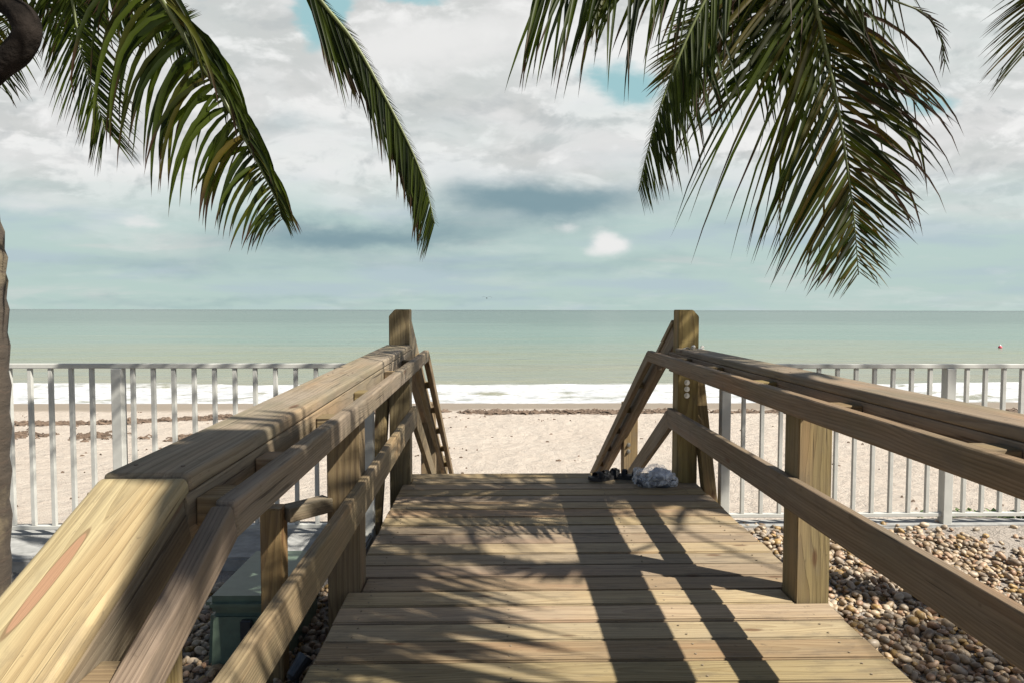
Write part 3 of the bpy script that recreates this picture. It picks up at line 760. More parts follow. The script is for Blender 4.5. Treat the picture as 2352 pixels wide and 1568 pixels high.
# shells on the rail end
def shell(x, y, z, sc, rot, tilt, label, kind):
    t = thing('seashell', (x, y, z), label, 'seashell', 'bleached shells lying on the far end of the right rail')
    bm = bmesh.new()
    M_ = Matrix.Translation((x, y, z)) @ Matrix.Rotation(rot, 4, 'Z') @ Matrix.Rotation(tilt, 4, 'X')
    if kind == 0:      # ribbed cockle
        rows = []
        for i in range(9):
            rr = i / 8
            rows.append([bm.verts.new((sc * rr * math.sin(a) * (1 + .05 * math.cos(a * 22)), sc * rr * math.cos(a) * (1 + .05 * math.cos(a * 22)), sc * .45 * math.cos(rr * 1.45) + .02 * sc * math.cos(a * 22) * rr)) for a in [(-1.25 + 2.5 * k / 40) for k in range(41)]])
        for i in range(8):
            for k in range(40):
                try: bm.faces.new((rows[i][k], rows[i][k + 1], rows[i + 1][k + 1], rows[i + 1][k]))
                except ValueError: pass
        bmesh.ops.remove_doubles(bm, verts=bm.verts, dist=1e-5)
        bmesh.ops.solidify(bm, geom=list(bm.faces), thickness=.0015)
    else:              # spiral whelk
        pts = []; rads = []
        for k in range(70):
            a = k * .33; q = k / 69
            pts.append((sc * (1.0 - q) * .35 * math.cos(a), sc * (1 - q) * .35 * math.sin(a) + 0, sc * 1.5 * (q) ** .8)); rads.append(sc * (.42 * (1 - q) + .03))
        P2 = [Vector((p[2] - sc * .6, p[0], p[1] + sc * .55)) for p in pts]
        tube_bm(bm, P2, rads, 10)
    link('shell', bm_mesh(bm), M_SHELL, t, M_, smooth=True)
zc = 1.0035
for i, (dx, dy, sc, rot, kd, lb) in enumerate([(-.045, 4.47, .030, .4, 0, 'ribbed white cockle shell nearest the walk on the right rail end'),
                                   (.005, 4.53, .021, 1.9, 1, 'small pale spiral shell against the post on the right rail end'),
                                   (.035, 4.44, .026, 2.6, 0, 'flat white shell in the middle of the right rail end'),
                                   (.062, 4.52, .018, 3.9, 1, 'smallest spiral shell at the outer side of the right rail end')]):
    shell(1.318 + dx, dy, zc, sc, rot, 0.15 if kd == 0 else 0, lb, kd)

# ------------------------------------------------------------------ far small things
b0 = onZ(2297, 799, SEA)
t = thing('buoy', b0, 'small red and white buoy floating on the sea at the far right', 'buoy')
bm = bmesh.new(); bmesh.ops.create_uvsphere(bm, u_segments=20, v_segments=12, radius=.17, matrix=Matrix.Translation(b0 + Vector((0, 0, .09))) @ Matrix.Diagonal((1, 1, .85, 1)))
link('float', bm_mesh(bm), simple('red_paint', (.65, .06, .10), .4), t, smooth=True)
bm = bmesh.new(); tube_bm(bm, [b0 + Vector((0, 0, .20)), b0 + Vector((0, 0, .30)), b0 + Vector((0, 0, .34))], [.09, .07, .02], 14)
link('cap', bm_mesh(bm), simple('white_paint', (.8, .8, .8), .4), t, smooth=True)
pb = onY(1118, 685, 70)
t = thing('seagull', pb, 'tiny dark bird flying low above the horizon', 'bird')
bm = bmesh.new(); tube_bm(bm, [pb + Vector((0, -.26, .0)), pb + Vector((0, -.15, .01)), pb, pb + Vector((0, .16, 0)), pb + Vector((0, .24, .03)), pb + Vector((0, .31, .02))], [.01, .05, .065, .05, .035, .008], 10)
link('body', bm_mesh(bm), simple('dark_feathers', (.06, .06, .065), .8), t, smooth=True)
for s in (-1, 1):
    bm = bmesh.new(); rows = []
    for (a, zz, c0, c1) in ((0.04, .02, -.09, .10), (.18, .13, -.05, .12), (.34, .16, -.09, .06), (.52, .04, -.12, -.08)):
        rows.append([bm.verts.new(pb + Vector((s * a, c1, zz))), bm.verts.new(pb + Vector((s * a, (c0 + c1) / 2, zz + .012))), bm.verts.new(pb + Vector((s * a, c0, zz)))])
    for k in range(3):
        for q in range(2): bm.faces.new((rows[k][q], rows[k][q + 1], rows[k + 1][q + 1], rows[k + 1][q]))
    bmesh.ops.solidify(bm, geom=list(bm.faces), thickness=.012)
    link('wing', bm_mesh(bm), bpy.data.materials['dark_feathers'], t)

# creeping beach plants behind the right fence
def creeper(x, y, n, seed, label):
    r = random.Random(seed); V = []; Fc = []
    t = thing('beach_plant', (x, y, gz(x, y)), label, 'plant', 'low green plants behind the right fence')
    for i in range(n):
        px = x + r.gauss(0, .17); py = y + r.gauss(0, .09); z = gz(px, py) + r.uniform(.0, .05)
        a = r.uniform(0, 6.28); L = r.uniform(.02, .05); w = L * .4; up = r.uniform(.1, .9)
        d = Vector((math.cos(a), math.sin(a), up)).normalized(); sd = Vector((-math.sin(a), math.cos(a), 0)) * w
        p = Vector((px, py, z)); k = len(V)
        V.extend([p, p + d * L * .5 + sd, p + d * L, p + d * L * .5 - sd]); Fc.append((k, k + 1, k + 2, k + 3))
    me = bpy.data.meshes.new('c'); me.from_pydata(V, [], Fc)
    link('leaves', me, M_CREEP, t)
    bm = bmesh.new()
    for i in range(7):
        a = r.uniform(0, 6.28); q = [Vector((x, y, gz(x, y)))]
        for k in range(5): 
            q.append(q[-1] + Vector((math.cos(a) * .06, math.sin(a) * .035, 0))); q[-1].z = gz(q[-1].x, q[-1].y) + .012; a += r.uniform(-.5, .5)
        tube_bm(bm, q, .003, 5)
    link('stems', bm_mesh(bm), M_CREEP, t)
M_CREEP = simple('creeper_leaf', (.13, .20, .05), .6, nscale=20, namt=.45)
creeper(3.55, 4.95, 260, 1, 'low green creeping plant behind the fence, left one of two')
creeper(3.95, 5.02, 300, 2, 'low green creeping plant behind the fence at the right edge')

# ------------------------------------------------------------------ palms
def leaf_mat():
    m, g, b = new_mat('palm_leaf')
    at = g.add('ShaderNodeVertexColor'); at.layer_name = 'tone'
    r_, gg, bb = (lambda s: (s.outputs[0], s.outputs[1], s.outputs[2]))(g.add('ShaderNodeSeparateColor'))
    sc = g.n[-1]; g.l.new(at.outputs[0], sc.inputs[0])
    c = g.mix(r_, (0.009, 0.017, 0.003), (0.062, 0.086, 0.007))
    c = g.mix(g.ramp(gg, 0.0, 1.0), c, (0.15, 0.095, 0.012))     # yellowing
    c = g.mix(g.ramp(bb, 0.0, 1.0), c, (0.055, 0.03, 0.018))      # dead brown
    gp = g.add('ShaderNodeNewGeometry').outputs['Position']
    c = g.mix(g.ramp(g.noise(gp, 14, 4), 0.35, 0.7, 0, .4), c, g.mix(1.0, c, (.55, .55, .5), 'MULTIPLY'))
    g.set(b.inputs['Base Color'], c); b.inputs['Roughness'].default_value = 0.5
    b.inputs['Specular IOR Level'].default_value = 0.22
    tr = g.add('ShaderNodeBsdfTranslucent'); g.set(tr.inputs[0], g.mix(1.0, c, (1.5, 1.6, .9), 'MULTIPLY'))
    mx = g.add('ShaderNodeMixShader'); mx.inputs[0].default_value = 0.46
    out = [n for n in g.n if n.type == 'OUTPUT_MATERIAL'][0]
    g.l.new(b.outputs[0], mx.inputs[1]); g.l.new(tr.outputs[0], mx.inputs[2]); g.l.new(mx.outputs[0], out.inputs[0])
    return m
M_LEAF = leaf_mat()
M_RACHIS = simple('palm_rachis', (0.10, 0.12, 0.035), .5, nscale=12, namt=.3)

def frond(par, P, n=85, lenf=None, ang=None, sides=(-1, 1), normal=(0, -1, 0), droop=(0.9, 0.9), w=0.034, rach=0.018,
          seed=0, jit=0.12, yellow=0.0, brown=0.0, t0=0.0, fold=0.25, side_len=(1, 1), side_ang=(1, 1), miss=0.03, tilt=0.0, ed=.06):
    """one frond: rachis through the points P, leaflets springing from both sides and sagging under gravity"""
    r = random.Random(seed)
    pts = spline(P, 60)
    lenf = lenf or (lambda t: 0.75 * (math.sin(math.pi * min(1, t * 0.85 + 0.13)) ** .6) * (1 - 0.55 * t * t))
    ang = ang or (lambda t: R(62 - 34 * t))
    Nn = Vector(normal).normalized()
    V = []; Fc = []; C = []
    def at(t):
        s = t * 60; k = min(int(s), 59); return pts[k].lerp(pts[k + 1], s - k), (pts[min(k + 2, 60)] - pts[max(0, k - 1)]).normalized()
    for i in range(n):
        for si, s in enumerate((-1, 1)):
            if s not in sides or r.random() < miss: continue
            t = t0 + (1 - t0) * (i + r.uniform(-.3, .3) + (.5 if s > 0 else 0)) / n
            if not 0 <= t <= 1: continue
            p, T = at(t)
            S = T.cross(Nn).normalized() * s
            a = ang(t) * side_ang[si] * (1 + r.gauss(0, jit * .5))
            d = (T * math.cos(a) + S * math.sin(a) + Nn * (tilt + r.gauss(0, jit))).normalized()
            L = lenf(t) * side_len[si] * r.uniform(.82, 1.08)
            if r.random() < .10: L *= r.uniform(.35, .8)
            kink = r.uniform(.4, .9) if r.random() < .10 else 9
            g_ = droop[0] * lerp(1, .75, t) * r.uniform(.75, 1.25); sg = 7
            wd = w * r.uniform(.8, 1.1) * min(1, L / .4)
            q = p.copy(); k0 = len(V)
            tone = r.random() ** 1.4; yl = max(0, min(1, r.gauss(yellow, .18))) if yellow else 0
            bz = r.random() < brown
            tip_b = r.uniform(.55, 1.0)
            tw = r.uniform(-.5, .5)
            for k in range(sg + 1):
                u = k / sg
                wl = wd * (min(1, .45 + u * 3) * (1 - u ** 2.2) * .5 + .0006)
                perp = d.cross(Nn).normalized() * s
                if perp.length < .1: perp = S
                up = perp.cross(d).normalized() * s
                perp2 = (perp * math.cos(tw * u) + up * math.sin(tw * u))
                V.append(q - perp2 * wl + up * wl * fold * 2); V.append(q.copy()); V.append(q + perp2 * wl + up * wl * fold * 2)
                br = 1.0 if bz else max(0, (u - tip_b) / .15)
                for _ in range(3): C.append((tone, min(1, yl * (1.3 - .5 * u)), min(1, br), 1))
                if k:
                    b_ = k0 + 3 * k; Fc.append((b_ - 3, b_, b_ + 1, b_ - 2)); Fc.append((b_ - 2, b_ + 1, b_ + 2, b_ - 1))
                if u > kink: d = (d + Vector((r.uniform(-.5, .5), r.uniform(-.3, .3), -1.1))).normalized(); kink = 9
                q = q + d * (L / sg)
                d = (d + Vector((0, 0, -1)) * g_ * (L / .7) * (ed + .22 * u) + Vector((r.gauss(0, .015), r.gauss(0, .015), 0))).normalized()
    me = bpy.data.meshes.new('frond'); me.from_pydata([tuple(v) for v in V], [], Fc)
    ca = me.color_attributes.new('tone', 'FLOAT_COLOR', 'POINT')
    ca.data.foreach_set('color', [x for c in C for x in c])
    M0 = Matrix.Translation(pts[0])
    me.transform(M0.inverted())
    o_ = link('frond', me, M_LEAF, par, M0, smooth=True)
    bm = bmesh.new(); tube_bm(bm, [p - pts[0] for p in pts[::2]], [max(.0022, rach * (1 - k / 30) ** .8) for k in range(31)], 8)
    link('rachis', bm_mesh(bm), M_RACHIS, o_, M0, smooth=True)
    return o_

def trunk_mesh(P, r0, r1, nseg=60):
    pts = spline(P, nseg); bm = bmesh.new(); rads = []
    PP = []
    for k, p in enumerate(pts): 
        u = k / nseg
        base = lerp(r0, r1, u) * (1 + .3 * math.exp(-u * 22))
        PP.append(p + Vector((.008 * noise.noise(p * 3), .008 * noise.noise(p * 3 + Vector((5, 0, 0))), 0)))
        rads.append(base * (1 + (.055 if k % 3 == 0 else (-.02 if k % 3 == 1 else .015)) + .02 * noise.noise(p * 9)))
    tube_bm(bm, PP, rads, 26)
    return bm_mesh(bm)
def bark():
    m, g, b = new_mat('palm_bark')
    gp = g.add('ShaderNodeTexCoord').outputs['Object']
    x, y, z = g.sep(gp)
    zz = g.m('ADD', z, g.m('MULTIPLY', g.noise(gp, 6, 3), .10))
    rg = g.m('FRACT', g.m('MULTIPLY', zz, 9.0))
    n = g.noise(g.vmul(gp, (8, 8, 20)), 1.0, 6, .7)
    c = g.mix(n, (.02, .016, .012), (.09, .068, .048))
    c = g.mix(g.ramp(g.noise(gp, 5, 4), .5, .65, 0, .6), c, (.19, .15, .09))
    c = g.mix(g.m('MULTIPLY', g.ramp(rg, .82, .97), .8), c, (.07, .05, .035))
    g.set(b.inputs['Base Color'], c); b.inputs['Roughness'].default_value = .9
    g.set(b.inputs['Normal'], g.bump(g.m('ADD', n, g.m('MULTIPLY', rg, .6)), .8, .012))
    return m
M_BARK = bark()

def radial(par, crown, az, L, rise, drop, **kw):
    """an out of frame frond arching away from the crown"""
    d = Vector((math.sin(R(az)), math.cos(R(az)), 0))
    P = [crown, crown + d * L * .3 + Vector((0, 0, rise)), crown + d * L * .65 + Vector((0, 0, rise * .9 - drop * .25)), crown + d * L * .9 + Vector((0, 0, rise * .4 - drop * .7)), crown + d * L + Vector((0, 0, rise * .2 - drop))]
    return frond(par, P, normal=(0, 0, 1), **kw)

# ---- left palm
cL = Vector((-2.75, 2.75, 3.95))
pL = thing('palm_tree', (-2.43, 3.2, GZ), 'coconut palm at the left edge, ringed trunk and fronds drooping over the fence', 'palm tree', None)
tk = onY(4, 850, 3.2)
tP = [(tk.x - .20, 3.2, GZ - .1), (tk.x - .15, 3.2, .5), (onY(-66, 700, 3.2).x, 3.2, 1.26), (onY(-80, 480, 3.2).x, 3.18, 1.75), (onY(-150, 100, 3.2).x, 3.0, 2.6), tuple(cL)]
M0 = Matrix.Translation((tk.x - .1, 3.2, GZ)); me = trunk_mesh(tP, .150, .115); me.transform(M0.inverted())
link('trunk', me, M_BARK, pL, M0, smooth=True)
def pp(*q): return [onY(u, v, Y) for u, v, Y in q]
# the big arching frond with hanging leaflets
frond(pL, [cL, *pp((200, -260, 2.8), (360, -20, 2.85), (440, 110, 2.9), (520, 240, 2.9), (590, 370, 2.9), (633, 455, 2.9), (647, 500, 2.9))], n=58, t0=.22, seed=11,
      lenf=lambda t: .66 * (1 - .80 * max(0, t - .40) / .60) , ang=lambda t: R(100 - 40 * t), droop=(1.7, 0), ed=.30, side_len=(.75, 1.0), side_ang=(.30, 1), w=.024, jit=.16, rach=.018, yellow=.04, tilt=.05)
frond(pL, pp((395, 30, 2.97), (440, 110, 2.97), (520, 240, 2.97), (600, 390, 2.97)), n=15, seed=19, lenf=lambda t: .60 * (1 - .5 * t), ang=lambda t: R(118 - 40 * t), droop=(2.0, 0), ed=.28, side_len=(1.0, 1.0), side_ang=(.33, 1), w=.034, jit=.22, rach=.004)
frond(pL, pp((540, 280, 2.93), (590, 370, 2.93), (633, 455, 2.93), (650, 505, 2.93)), n=22, seed=12, lenf=lambda t: .22 * (1 - .5 * t), ang=lambda t: R(75), droop=(2, 0), ed=.3, side_len=(.7, 1.0), side_ang=(.4, 1), w=.022, rach=.004, brown=.3, yellow=.3)
# the narrow swept one
frond(pL, [cL, *pp((430, -420, 2.9), (650, -120, 3.0), (735, 0, 3.0), (815, 100, 3.0), (885, 225, 3.0), (945, 345, 3.0), (978, 430, 3.0), (998, 515, 3.0))], n=125, t0=.30, seed=13,
      lenf=lambda t: .50 * (1 - .62 * max(0, t - .3) / .7), ang=lambda t: R(15 + 14 * t), droop=(.35, 0), side_len=(.20, 1.0), w=.015, jit=.06, rach=.014)
frond(pL, [cL, *pp((430, -420, 2.95), (650, -120, 3.05), (735, 0, 3.05), (815, 100, 3.05), (885, 225, 3.05), (935, 330, 3.05), (962, 400, 3.05))], n=66, t0=.30, seed=14,
      lenf=lambda t: .66 * (1 - .5 * t), ang=lambda t: R(12 + 6 * t), droop=(.15, 0), sides=(1,), w=.027, jit=.05, rach=.006)
# left fan
frond(pL, [cL, *pp((90, -230, 3.1), (160, -20, 3.15), (185, 110, 3.15), (215, 210, 3.15), (243, 300, 3.15))], n=80, t0=.25, seed=15,
      lenf=lambda t: .46 * (1 - .5 * t), ang=lambda t: R(50 - 24 * t), droop=(.8, 0), w=.013, jit=.1, rach=.010)
frond(pL, [cL, *pp((60, -180, 3.4), (40, 0, 3.4), (20, 60, 3.4), (5, 120, 3.4))], n=44, t0=.3, seed=16, lenf=lambda t: .28 * (1 - .4 * t), ang=lambda t: R(55 - 20 * t), w=.014, rach=.008, yellow=.2)
# dense blades filling the top left corner
frond(pL, [cL, *pp((100, -150, 3.3), (180, -60, 3.3), (270, -10, 3.3), (360, 20, 3.3), (430, 50, 3.3))], n=90, t0=.2, seed=17,
      lenf=lambda t: .34 * (1 - .3 * t), ang=lambda t: R(66 - 14 * t), droop=(1.2, 0), w=.030, rach=.012, side_len=(.4, 1.))
frond(pL, [cL, *pp((200, -160, 3.0), (290, -100, 3.0), (360, -60, 3.0), (420, -10, 3.0))], n=50, t0=.2, seed=18,
      lenf=lambda t: .34 * (1 - .3 * t), ang=lambda t: R(115 - 20 * t), droop=(1.2, 0), w=.034, rach=.012, sides=(1,))
frond(pL, [cL, *pp((0, -200, 3.5), (60, -60, 3.5), (110, 20, 3.5), (150, 90, 3.5))], n=60, t0=.2, seed=20,
      lenf=lambda t: .30 * (1 - .3 * t), ang=lambda t: R(50), droop=(1.0, 0), w=.020, rach=.012)
for k, az in enumerate((-150, -115, -80, -50, -20, 170, 120, 90)):
    radial(pL, cL, az, 2.6 if az != 90 else 1.9, .65 if az != 90 else .9, 1.2 if az != 90 else .1, n=70, seed=30 + k, droop=(1.2, 0), w=.045, lenf=lambda t: .7 * math.sin(math.pi * min(1, .12 + .85 * t)) ** .7)
# dark curved flower sheath in the very corner
bm = bmesh.new()
sp = spline(pp((-120, 250, 2.5), (-30, 180, 2.5), (30, 130, 2.5), (62, 80, 2.5), (48, 35, 2.5), (0, 0, 2.5), (-60, -50, 2.5)), 30)
tube_bm(bm, [p - sp[0] for p in sp], [.034 + .012 * math.sin(math.pi * k / 30) + .008 * noise.noise(p * 14) for k, p in enumerate(sp)], 14)
link('flower_sheath', bm_mesh(bm), simple('dark_sheath', (.014, .011, .009), .95, spec=.1, nscale=14, namt=.75, bump=.03), pL, Matrix.Translation(sp[0]), smooth=True)

# ---- right palm
cR = Vector((4.6, 2.2, 4.4))
pR = thing('palm_tree', (5.25, 1.7, GZ), 'coconut palm off the right edge whose large green fronds hang down in the upper right', 'palm tree', None)
tP = [(5.25, 1.7, GZ - .1), (5.2, 1.7, .6), (5.02, 1.8, 1.8), (4.76, 2.0, 3.2), tuple(cR)]
M0 = Matrix.Translation((5.25, 1.7, GZ)); me = trunk_mesh(tP, .155, .115); me.transform(M0.inverted())
link('trunk', me, M_BARK, pR, M0, smooth=True)
# main hanging frond
frond(pR, [cR, *pp((2100, -480, 2.7), (1900, -230, 2.9), (1872, -20, 2.95), (1893, 100, 3.0), (1925, 250, 3.0), (1948, 400, 3.0), (1962, 510, 3.0), (1972, 632, 3.0))], n=78, t0=.22, seed=21,
      lenf=lambda t: 1.18 * (1 - .86 * max(0, t - .38) / .62), ang=lambda t: R(36 + 9 * t), droop=(.45, 0), side_len=(.68, 1.0), w=.020, jit=.10, rach=.015, yellow=.16, tilt=.1)
frond(pR, pp((1915, 200, 3.03), (1948, 400, 3.03), (1962, 510, 3.03), (1972, 630, 3.03)), n=18, seed=22,
      lenf=lambda t: .46 * (1 - .62 * t), ang=lambda t: R(38), droop=(.6, 0), w=.018, rach=.004, yellow=.7, brown=.15, tilt=.05)
frond(pR, pp((1880, 20, 3.05), (1900, 120, 3.05), (1935, 260, 3.05), (1955, 430, 3.05)), n=26, seed=23, sides=(-1,),
      lenf=lambda t: .74 * (1 - .25 * t), ang=lambda t: R(74 - 20 * t), droop=(2.2, 0), w=.024, rach=.004, brown=.55, yellow=.3, jit=.25)
# slender one in front
frond(pR, [cR, *pp((1900, -420, 2.6), (1720, -180, 2.7), (1620, 0, 2.7), (1560, 130, 2.7), (1512, 260, 2.7), (1482, 370, 2.7), (1467, 440, 2.7))], n=95, t0=.30, seed=24,
      lenf=lambda t: .46 * (1 - .78 * max(0, t - .4) / .6), ang=lambda t: R(24 + 4 * t), droop=(.9, 0), side_len=(1.0, .22), side_ang=(1, 1), w=.0135, jit=.08, rach=.010)
frond(pR, pp((1620, 0, 2.72), (1560, 130, 2.72), (1512, 260, 2.72), (1490, 340, 2.72)), n=26, seed=241, sides=(-1,), lenf=lambda t: .50 * (1 - .5 * t), ang=lambda t: R(52 - 20 * t), droop=(2.2, 0), w=.016, rach=.003)
# broad one above with leaflets hanging into the picture
frond(pR, [cR, *pp((2150, -450, 3.1), (1900, -330, 3.1), (1650, -210, 3.1), (1450, -120, 3.1), (1310, -60, 3.1), (1225, -15, 3.1))], n=72, t0=.18, seed=25,
      lenf=lambda t: 1.25 * (1 - .66 * t), ang=lambda t: R(72 - 26 * t), droop=(1.1, 0), side_len=(1.0, .5), w=.018, jit=.26, rach=.013)
frond(pR, [cR, *pp((2150, -350, 3.3), (1900, -240, 3.3), (1700, -150, 3.3), (1540, -80, 3.3), (1420, -50, 3.3), (1350, -10, 3.3))], n=54, t0=.18, seed=251,
      lenf=lambda t: .8 * (1 - .6 * t), ang=lambda t: R(66 - 26 * t), droop=(1.0, 0), side_len=(1.0, .4), w=.022, jit=.24, rach=.010, yellow=.05)
frond(pR, [cR, *pp((2100, -330, 3.3), (1900, -200, 3.3), (1760, -90, 3.3), (1660, 0, 3.3), (1590, 90, 3.3), (1550, 170, 3.3))], n=56, t0=.2, seed=26,
      lenf=lambda t: .70 * (1 - .5 * t), ang=lambda t: R(50 - 20 * t), droop=(1.0, 0), side_len=(.9, .6), w=.024, jit=.14, rach=.011, yellow=.08)
frond(pR, [cR, *pp((2050, -300, 3.2), (1960, -180, 3.2), (1890, -80, 3.2), (1830, 30, 3.2), (1790, 150, 3.2))], n=52, t0=.2, seed=27,
      lenf=lambda t: .85 * (1 - .35 * t), ang=lambda t: R(38), droop=(.6, 0), w=.020, jit=.12, rach=.011)
frond(pR, [cR, *pp((2050, -300, 3.4), (1940, -150, 3.4), (1850, -50, 3.4), (1780, 30, 3.4), (1720, 120, 3.4))], n=40, t0=.2, seed=271,
      lenf=lambda t: .7 * (1 - .35 * t), ang=lambda t: R(44), droop=(.6, 0), w=.020, jit=.14, rach=.011)
# thin dry end at the top right, and the fan in the corner
frond(pR, [cR, *pp((2250, -250, 3.0), (1980, -40, 3.0), (2050, 0, 3.0), (2120, 30, 3.0), (2160, 80, 3.0), (2170, 148, 3.0))], n=14, t0=.6, seed=28,
      lenf=lambda t: .15 * (1 - .5 * t), ang=lambda t: R(14), droop=(1.0, 0), w=.03, rach=.008, brown=.8)
frond(pR, [cR, *pp((2560, -260, 2.9), (2480, -150, 2.9), (2405, -30, 2.9), (2370, 50, 2.9), (2350, 130, 2.9))], n=75, t0=.15, seed=29,
      lenf=lambda t: .42 * (1 - .4 * t), ang=lambda t: R(30), droop=(.5, 0), w=.011, jit=.08, rach=.008, yellow=.25)
for k, (az, L, dr) in enumerate(((-82, 5.0, .6), (-70, 4.6, .2), (138, 3.3, .8), (154, 3.3, .9), (60, 2.8, .7), (25, 2.6, .3), (-25, 2.2, 0.0), (-136, 3.4, .9))):
    radial(pR, cR, az, L, .75, dr, n=80, seed=50 + k, t0=.42 if 130 < az < 160 else .05, droop=(1.0, 0), w=.042, lenf=lambda t: .8 * math.sin(math.pi * min(1, .12 + .85 * t)) ** .7)
# fronds passing overhead, just above the picture, that shade the deck
UP = dict(normal=(0.1, -.1, 1), w=.055)
frond(pR, [cR, Vector((4.2, 2.7, 3.95)), Vector((3.6, 2.85, 3.6)), Vector((2.9, 2.93, 3.4)), Vector((2.1, 3.0, 3.3)), Vector((1.2, 3.1, 3.2))], n=105, seed=71, droop=(.3, 0), lenf=lambda t: .50 * (1 - .5 * t), ang=lambda t: R(60 - 25 * t), **UP)
frond(pR, [cR, Vector((4.0, 1.75, 4.0)), Vector((3.2, 1.55, 3.65)), Vector((2.7, 1.72, 3.5)), Vector((2.2, 2.0, 3.35)), Vector((1.7, 2.35, 3.15))], n=110, seed=72, t0=.3, droop=(.3, 0), lenf=lambda t: .40 * (1 - .4 * t), side_len=(1.0, .35), ang=lambda t: R(42 - 15 * t), **UP)
frond(pR, [cR, Vector((3.4, 2.6, 4.3)), Vector((2.3, 2.5, 3.9)), Vector((1.85, 2.0, 3.55)), Vector((1.66, 1.5, 3.3)), Vector((1.60, .9, 3.08)), Vector((1.58, .3, 2.85)), Vector((1.58, .0, 2.75))], n=100, seed=73, t0=.42, droop=(.3, 0), lenf=lambda t: 1.05 * (1 - .15 * t), side_len=(1.0, .28), ang=lambda t: R(72), normal=(0.1, -.1, 1), w=.060, miss=.18)
frond(pR, [cR, Vector((3.4, 2.3, 4.6)), Vector((2.5, 2.1, 4.0)), Vector((2.12, 1.6, 3.5)), Vector((2.02, .9, 3.2)), Vector((2.0, .2, 2.95)), Vector((2.0, -.2, 2.8))], n=90, seed=75, t0=.45, droop=(.3, 0), lenf=lambda t: .9 * (1 - .15 * t), side_len=(1.0, .3), ang=lambda t: R(70), normal=(0.1, -.1, 1), w=.040, miss=.25)
frond(pR, [cR, Vector((3.7, 1.5, 4.7)), Vector((2.7, .9, 4.4)), Vector((2.0, .5, 4.0)), Vector((1.70, .22, 3.8)), Vector((1.48, .06, 3.62))], n=70, seed=74, t0=.45, droop=(.4, 0), lenf=lambda t: .55 * (1 - .3 * t), ang=lambda t: R(56), normal=(0.1, -.1, 1), w=.050)

# ------------------------------------------------------------------ light
sd = Vector((0.78, -0.46, 1.0)).normalized()      # towards the sun
elev = math.asin(sd.z); azim = math.atan2(sd.x, sd.y)
sl = bpy.data.lights.new('sun', 'SUN'); sl.energy = 5.0; sl.angle = R(0.53); sl.color = (1.0, 0.945, 0.85)
so = bpy.data.objects.new('sun', sl); col.objects.link(so)
so.rotation_euler = sd.to_track_quat('Z', 'Y').to_euler()

w = bpy.data.worlds.new('World'); scn.world = w; w.use_nodes = True
g = N(w.node_tree)
for n in list(g.n): g.n.remove(n)
out = g.add('ShaderNodeOutputWorld'); bg = g.add('ShaderNodeBackground')
ST = 0.05
bg.inputs[1].default_value = ST
sky = g.add('ShaderNodeTexSky'); sky.sky_type = 'NISHITA'; sky.sun_disc = False
sky.sun_elevation = elev; sky.sun_rotation = azim
tcw = g.add('ShaderNodeTexCoord').outputs['Generated']
x, y, z = g.sep(tcw)
ys_ = g.m('MAXIMUM', y, 0.05)
U = g.m('DIVIDE', x, ys_); W = g.m('DIVIDE', z, ys_)
# clouds drawn on a layer overhead: compressed towards the horizon
zc_ = g.m('ADD', g.m('MAXIMUM', z, 0.0), 0.16)
pl = g.comb(g.m('DIVIDE', x, zc_), g.m('DIVIDE', y, zc_), 0.0)
n_big = g.noise(pl, 0.95, 7, 0.55, 0.25)
n_mid = g.noise(g.vadd(pl, (3.1, 7.7, 0)), 2.6, 6, 0.55, 0.1)
n_soft = g.noise(g.vadd(pl, (13.1, 1.7, 0)), 0.8, 3, 0.5)
# domain warp for the named clouds
dn1 = g.m('MULTIPLY', g.m('SUBTRACT', g.noise(g.comb(U, g.m('MULTIPLY', W, 2.0), 0.3), 5.0, 6, 0.6), 0.5), 0.16)
dn2 = g.m('MULTIPLY', g.m('SUBTRACT', g.noise(g.comb(U, g.m('MULTIPLY', W, 2.0), 4.3), 6.0, 6, 0.6), 0.5), 0.07)
Uw = g.m('ADD', U, dn1); Ww = g.m('ADD', W, dn2)
def blob(u, v, a, b_, k, ww=None):
    du = g.m('DIVIDE', g.m('SUBTRACT', ww[0] if ww else Uw, (u - 1137) / F), a / F)
    dv = g.m('DIVIDE', g.m('SUBTRACT', ww[1] if ww else Ww, (712 - v) / F), b_ / F)
    r2 = g.m('ADD', g.m('MULTIPLY', du, du), g.m('MULTIPLY', dv, dv))
    return g.m('MULTIPLY', g.m('EXPONENT', g.m('MULTIPLY', r2, -1.0)), k)
def total(L):
    s = None
    for b_ in L: s = blob(*b_) if s is None else g.m('ADD', s, blob(*b_))
    return s
dark = total([(1250, 462, 240, 55, 1.25), (820, 545, 330, 38, 1.05), (640, 290, 110, 26, .45), (420, 610, 500, 30, .4), (1350, 610, 420, 26, .38), (1100, 690, 700, 14, .3), (1700, 520, 160, 40, .25), (330, 690, 400, 16, .3)])
holes = total([(740, 60, 65, 90, 1.1), (930, 8, 120, 30, 1.1), (470, 15, 60, 26, .7), (1430, 200, 100, 60, .95), (2130, 240, 100, 32, .9), (1650, 280, 120, 40, .4), (2230, 300, 80, 20, .3), (320, 80, 60, 40, .6), (1500, 330, 60, 30, .4)])
wk_ = (g.m('ADD', U, g.m('MULTIPLY', dn1, 0.25)), g.m('ADD', W, g.m('MULTIPLY', dn2, 0.35)))
puff = total([(1392, 548, 38, 30, 1.0, wk_), (1420, 566, 34, 22, .8, wk_), (1310, 520, 34, 17, .6, wk_), (1360, 578, 30, 14, .45, wk_)])
bright = total([(900, 110, 190, 75, .7), (100, 480, 180, 60, .45), (700, 360, 160, 60, .5), (1200, 250, 260, 120, .35), (2200, 340, 130, 40, .35), (2330, 620, 60, 30, .35), (360, 505, 60, 25, .6), (1150, 75, 160, 80, .4)])
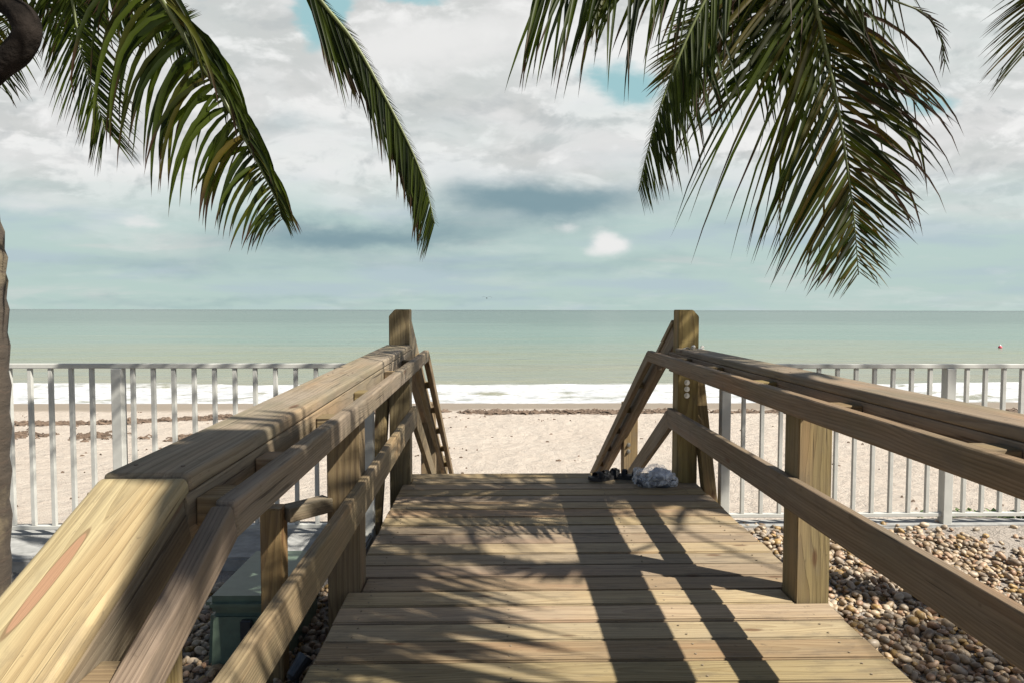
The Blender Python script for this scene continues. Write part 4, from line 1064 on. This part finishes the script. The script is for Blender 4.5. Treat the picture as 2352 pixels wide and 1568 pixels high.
base_low = g.mix(g.ramp(W, 0.0, 0.16), (0.47, 0.60, 0.565), (0.49, 0.62, 0.60))
shade_n = g.noise(g.vadd(pl, (8.2, 3.3, 0)), 1.7, 8, 0.6, 0.4)
cloudy = g.mix(g.ramp(n_mid, 0.34, 0.62), (0.60, 0.615, 0.605), (0.74, 0.74, 0.735))
cloudy = g.mix(g.ramp(shade_n, 0.50, 0.57), cloudy, (0.84, 0.84, 0.83))
UW = g.comb(U, g.m('MULTIPLY', W, 1.7), 1.0)
e1 = g.noise(UW, 5.5, 8, 0.55, 0.35)
e2 = g.noise(g.vadd(UW, (-0.012, 0.028, 0.0)), 5.5, 8, 0.55, 0.35)
emb = g.m('SUBTRACT', e1, e2)
e3 = g.noise(g.vadd(UW, (4.0, 2.0, 0.0)), 13.0, 7, 0.6, 0.2)
cloudy = g.mix(g.ramp(e3, 0.50, 0.70, 0, .45), cloudy, (0.84, 0.84, 0.83))
cloudy = g.mix(g.ramp(emb, 0.015, 0.13, 0, .9), cloudy, (0.88, 0.88, 0.87))
cloudy = g.mix(g.ramp(emb, -0.02, -0.13, 0, .75), cloudy, (0.50, 0.525, 0.53))
stk = g.noise(g.comb(g.m('MULTIPLY', U, 2.0), g.m('MULTIPLY', W, 14.0), 2.0), 1.6, 6, 0.55, 0.3)
base_low = g.mix(g.ramp(stk, 0.46, 0.66, 0, .75), base_low, (0.44, 0.54, 0.60))
base_low = g.mix(g.ramp(stk, 0.44, 0.30, 0, .7), base_low, (0.60, 0.65, 0.63))
cover = g.m('ADD', g.ramp(W, 0.09, 0.24), g.m('MULTIPLY', g.m('SUBTRACT', n_big, 0.5), 1.6), clamp=True)
cover = g.m('SUBTRACT', cover, g.m('MULTIPLY', g.ramp(n_soft, 0.5, 0.65), 0.22), clamp=True)
c = g.mix(cover, base_low, cloudy)
edge = g.m('ADD', 0.0, g.m('MULTIPLY', g.m('SUBTRACT', n_mid, 0.5), 1.1))
c = g.mix(g.ramp(g.m('ADD', dark, g.m('MULTIPLY', edge, .5)), 0.05, 1.15, 0, .98), c, (0.215, 0.325, 0.37))
c = g.mix(g.ramp(g.m('ADD', holes, g.m('MULTIPLY', edge, .9)), 0.30, 0.85), c, (0.34, 0.56, 0.60))
c = g.mix(g.ramp(g.m('ADD', bright, g.m('MULTIPLY', edge, .6)), 0.22, 0.80), c, (0.80, 0.80, 0.79))
EX = 0.515 / ST
c = g.mix(g.ramp(g.m('ADD', puff, g.m('MULTIPLY', g.m('SUBTRACT', e3, 0.5), 1.3)), 0.22, 1.15), c, (0.82, 0.82, 0.81))
c = g.mix(1.0, c, (EX, EX, EX), 'MULTIPLY')
# only the seaward half of the sky is clouded over; it is clear towards the sun
front = g.m('MULTIPLY', g.ramp(y, 0.30, 0.62), g.ramp(z, 0.72, 0.50))
c = g.mix(front, sky.outputs[0], c)
g.set(bg.inputs[0], c); g.l.new(bg.outputs[0], out.inputs[0])

scn.render.engine = 'CYCLES'
scn.view_settings.view_transform = 'Standard'; scn.view_settings.look = 'None'
scn.view_settings.exposure = 1.0; scn.view_settings.gamma = 1.0
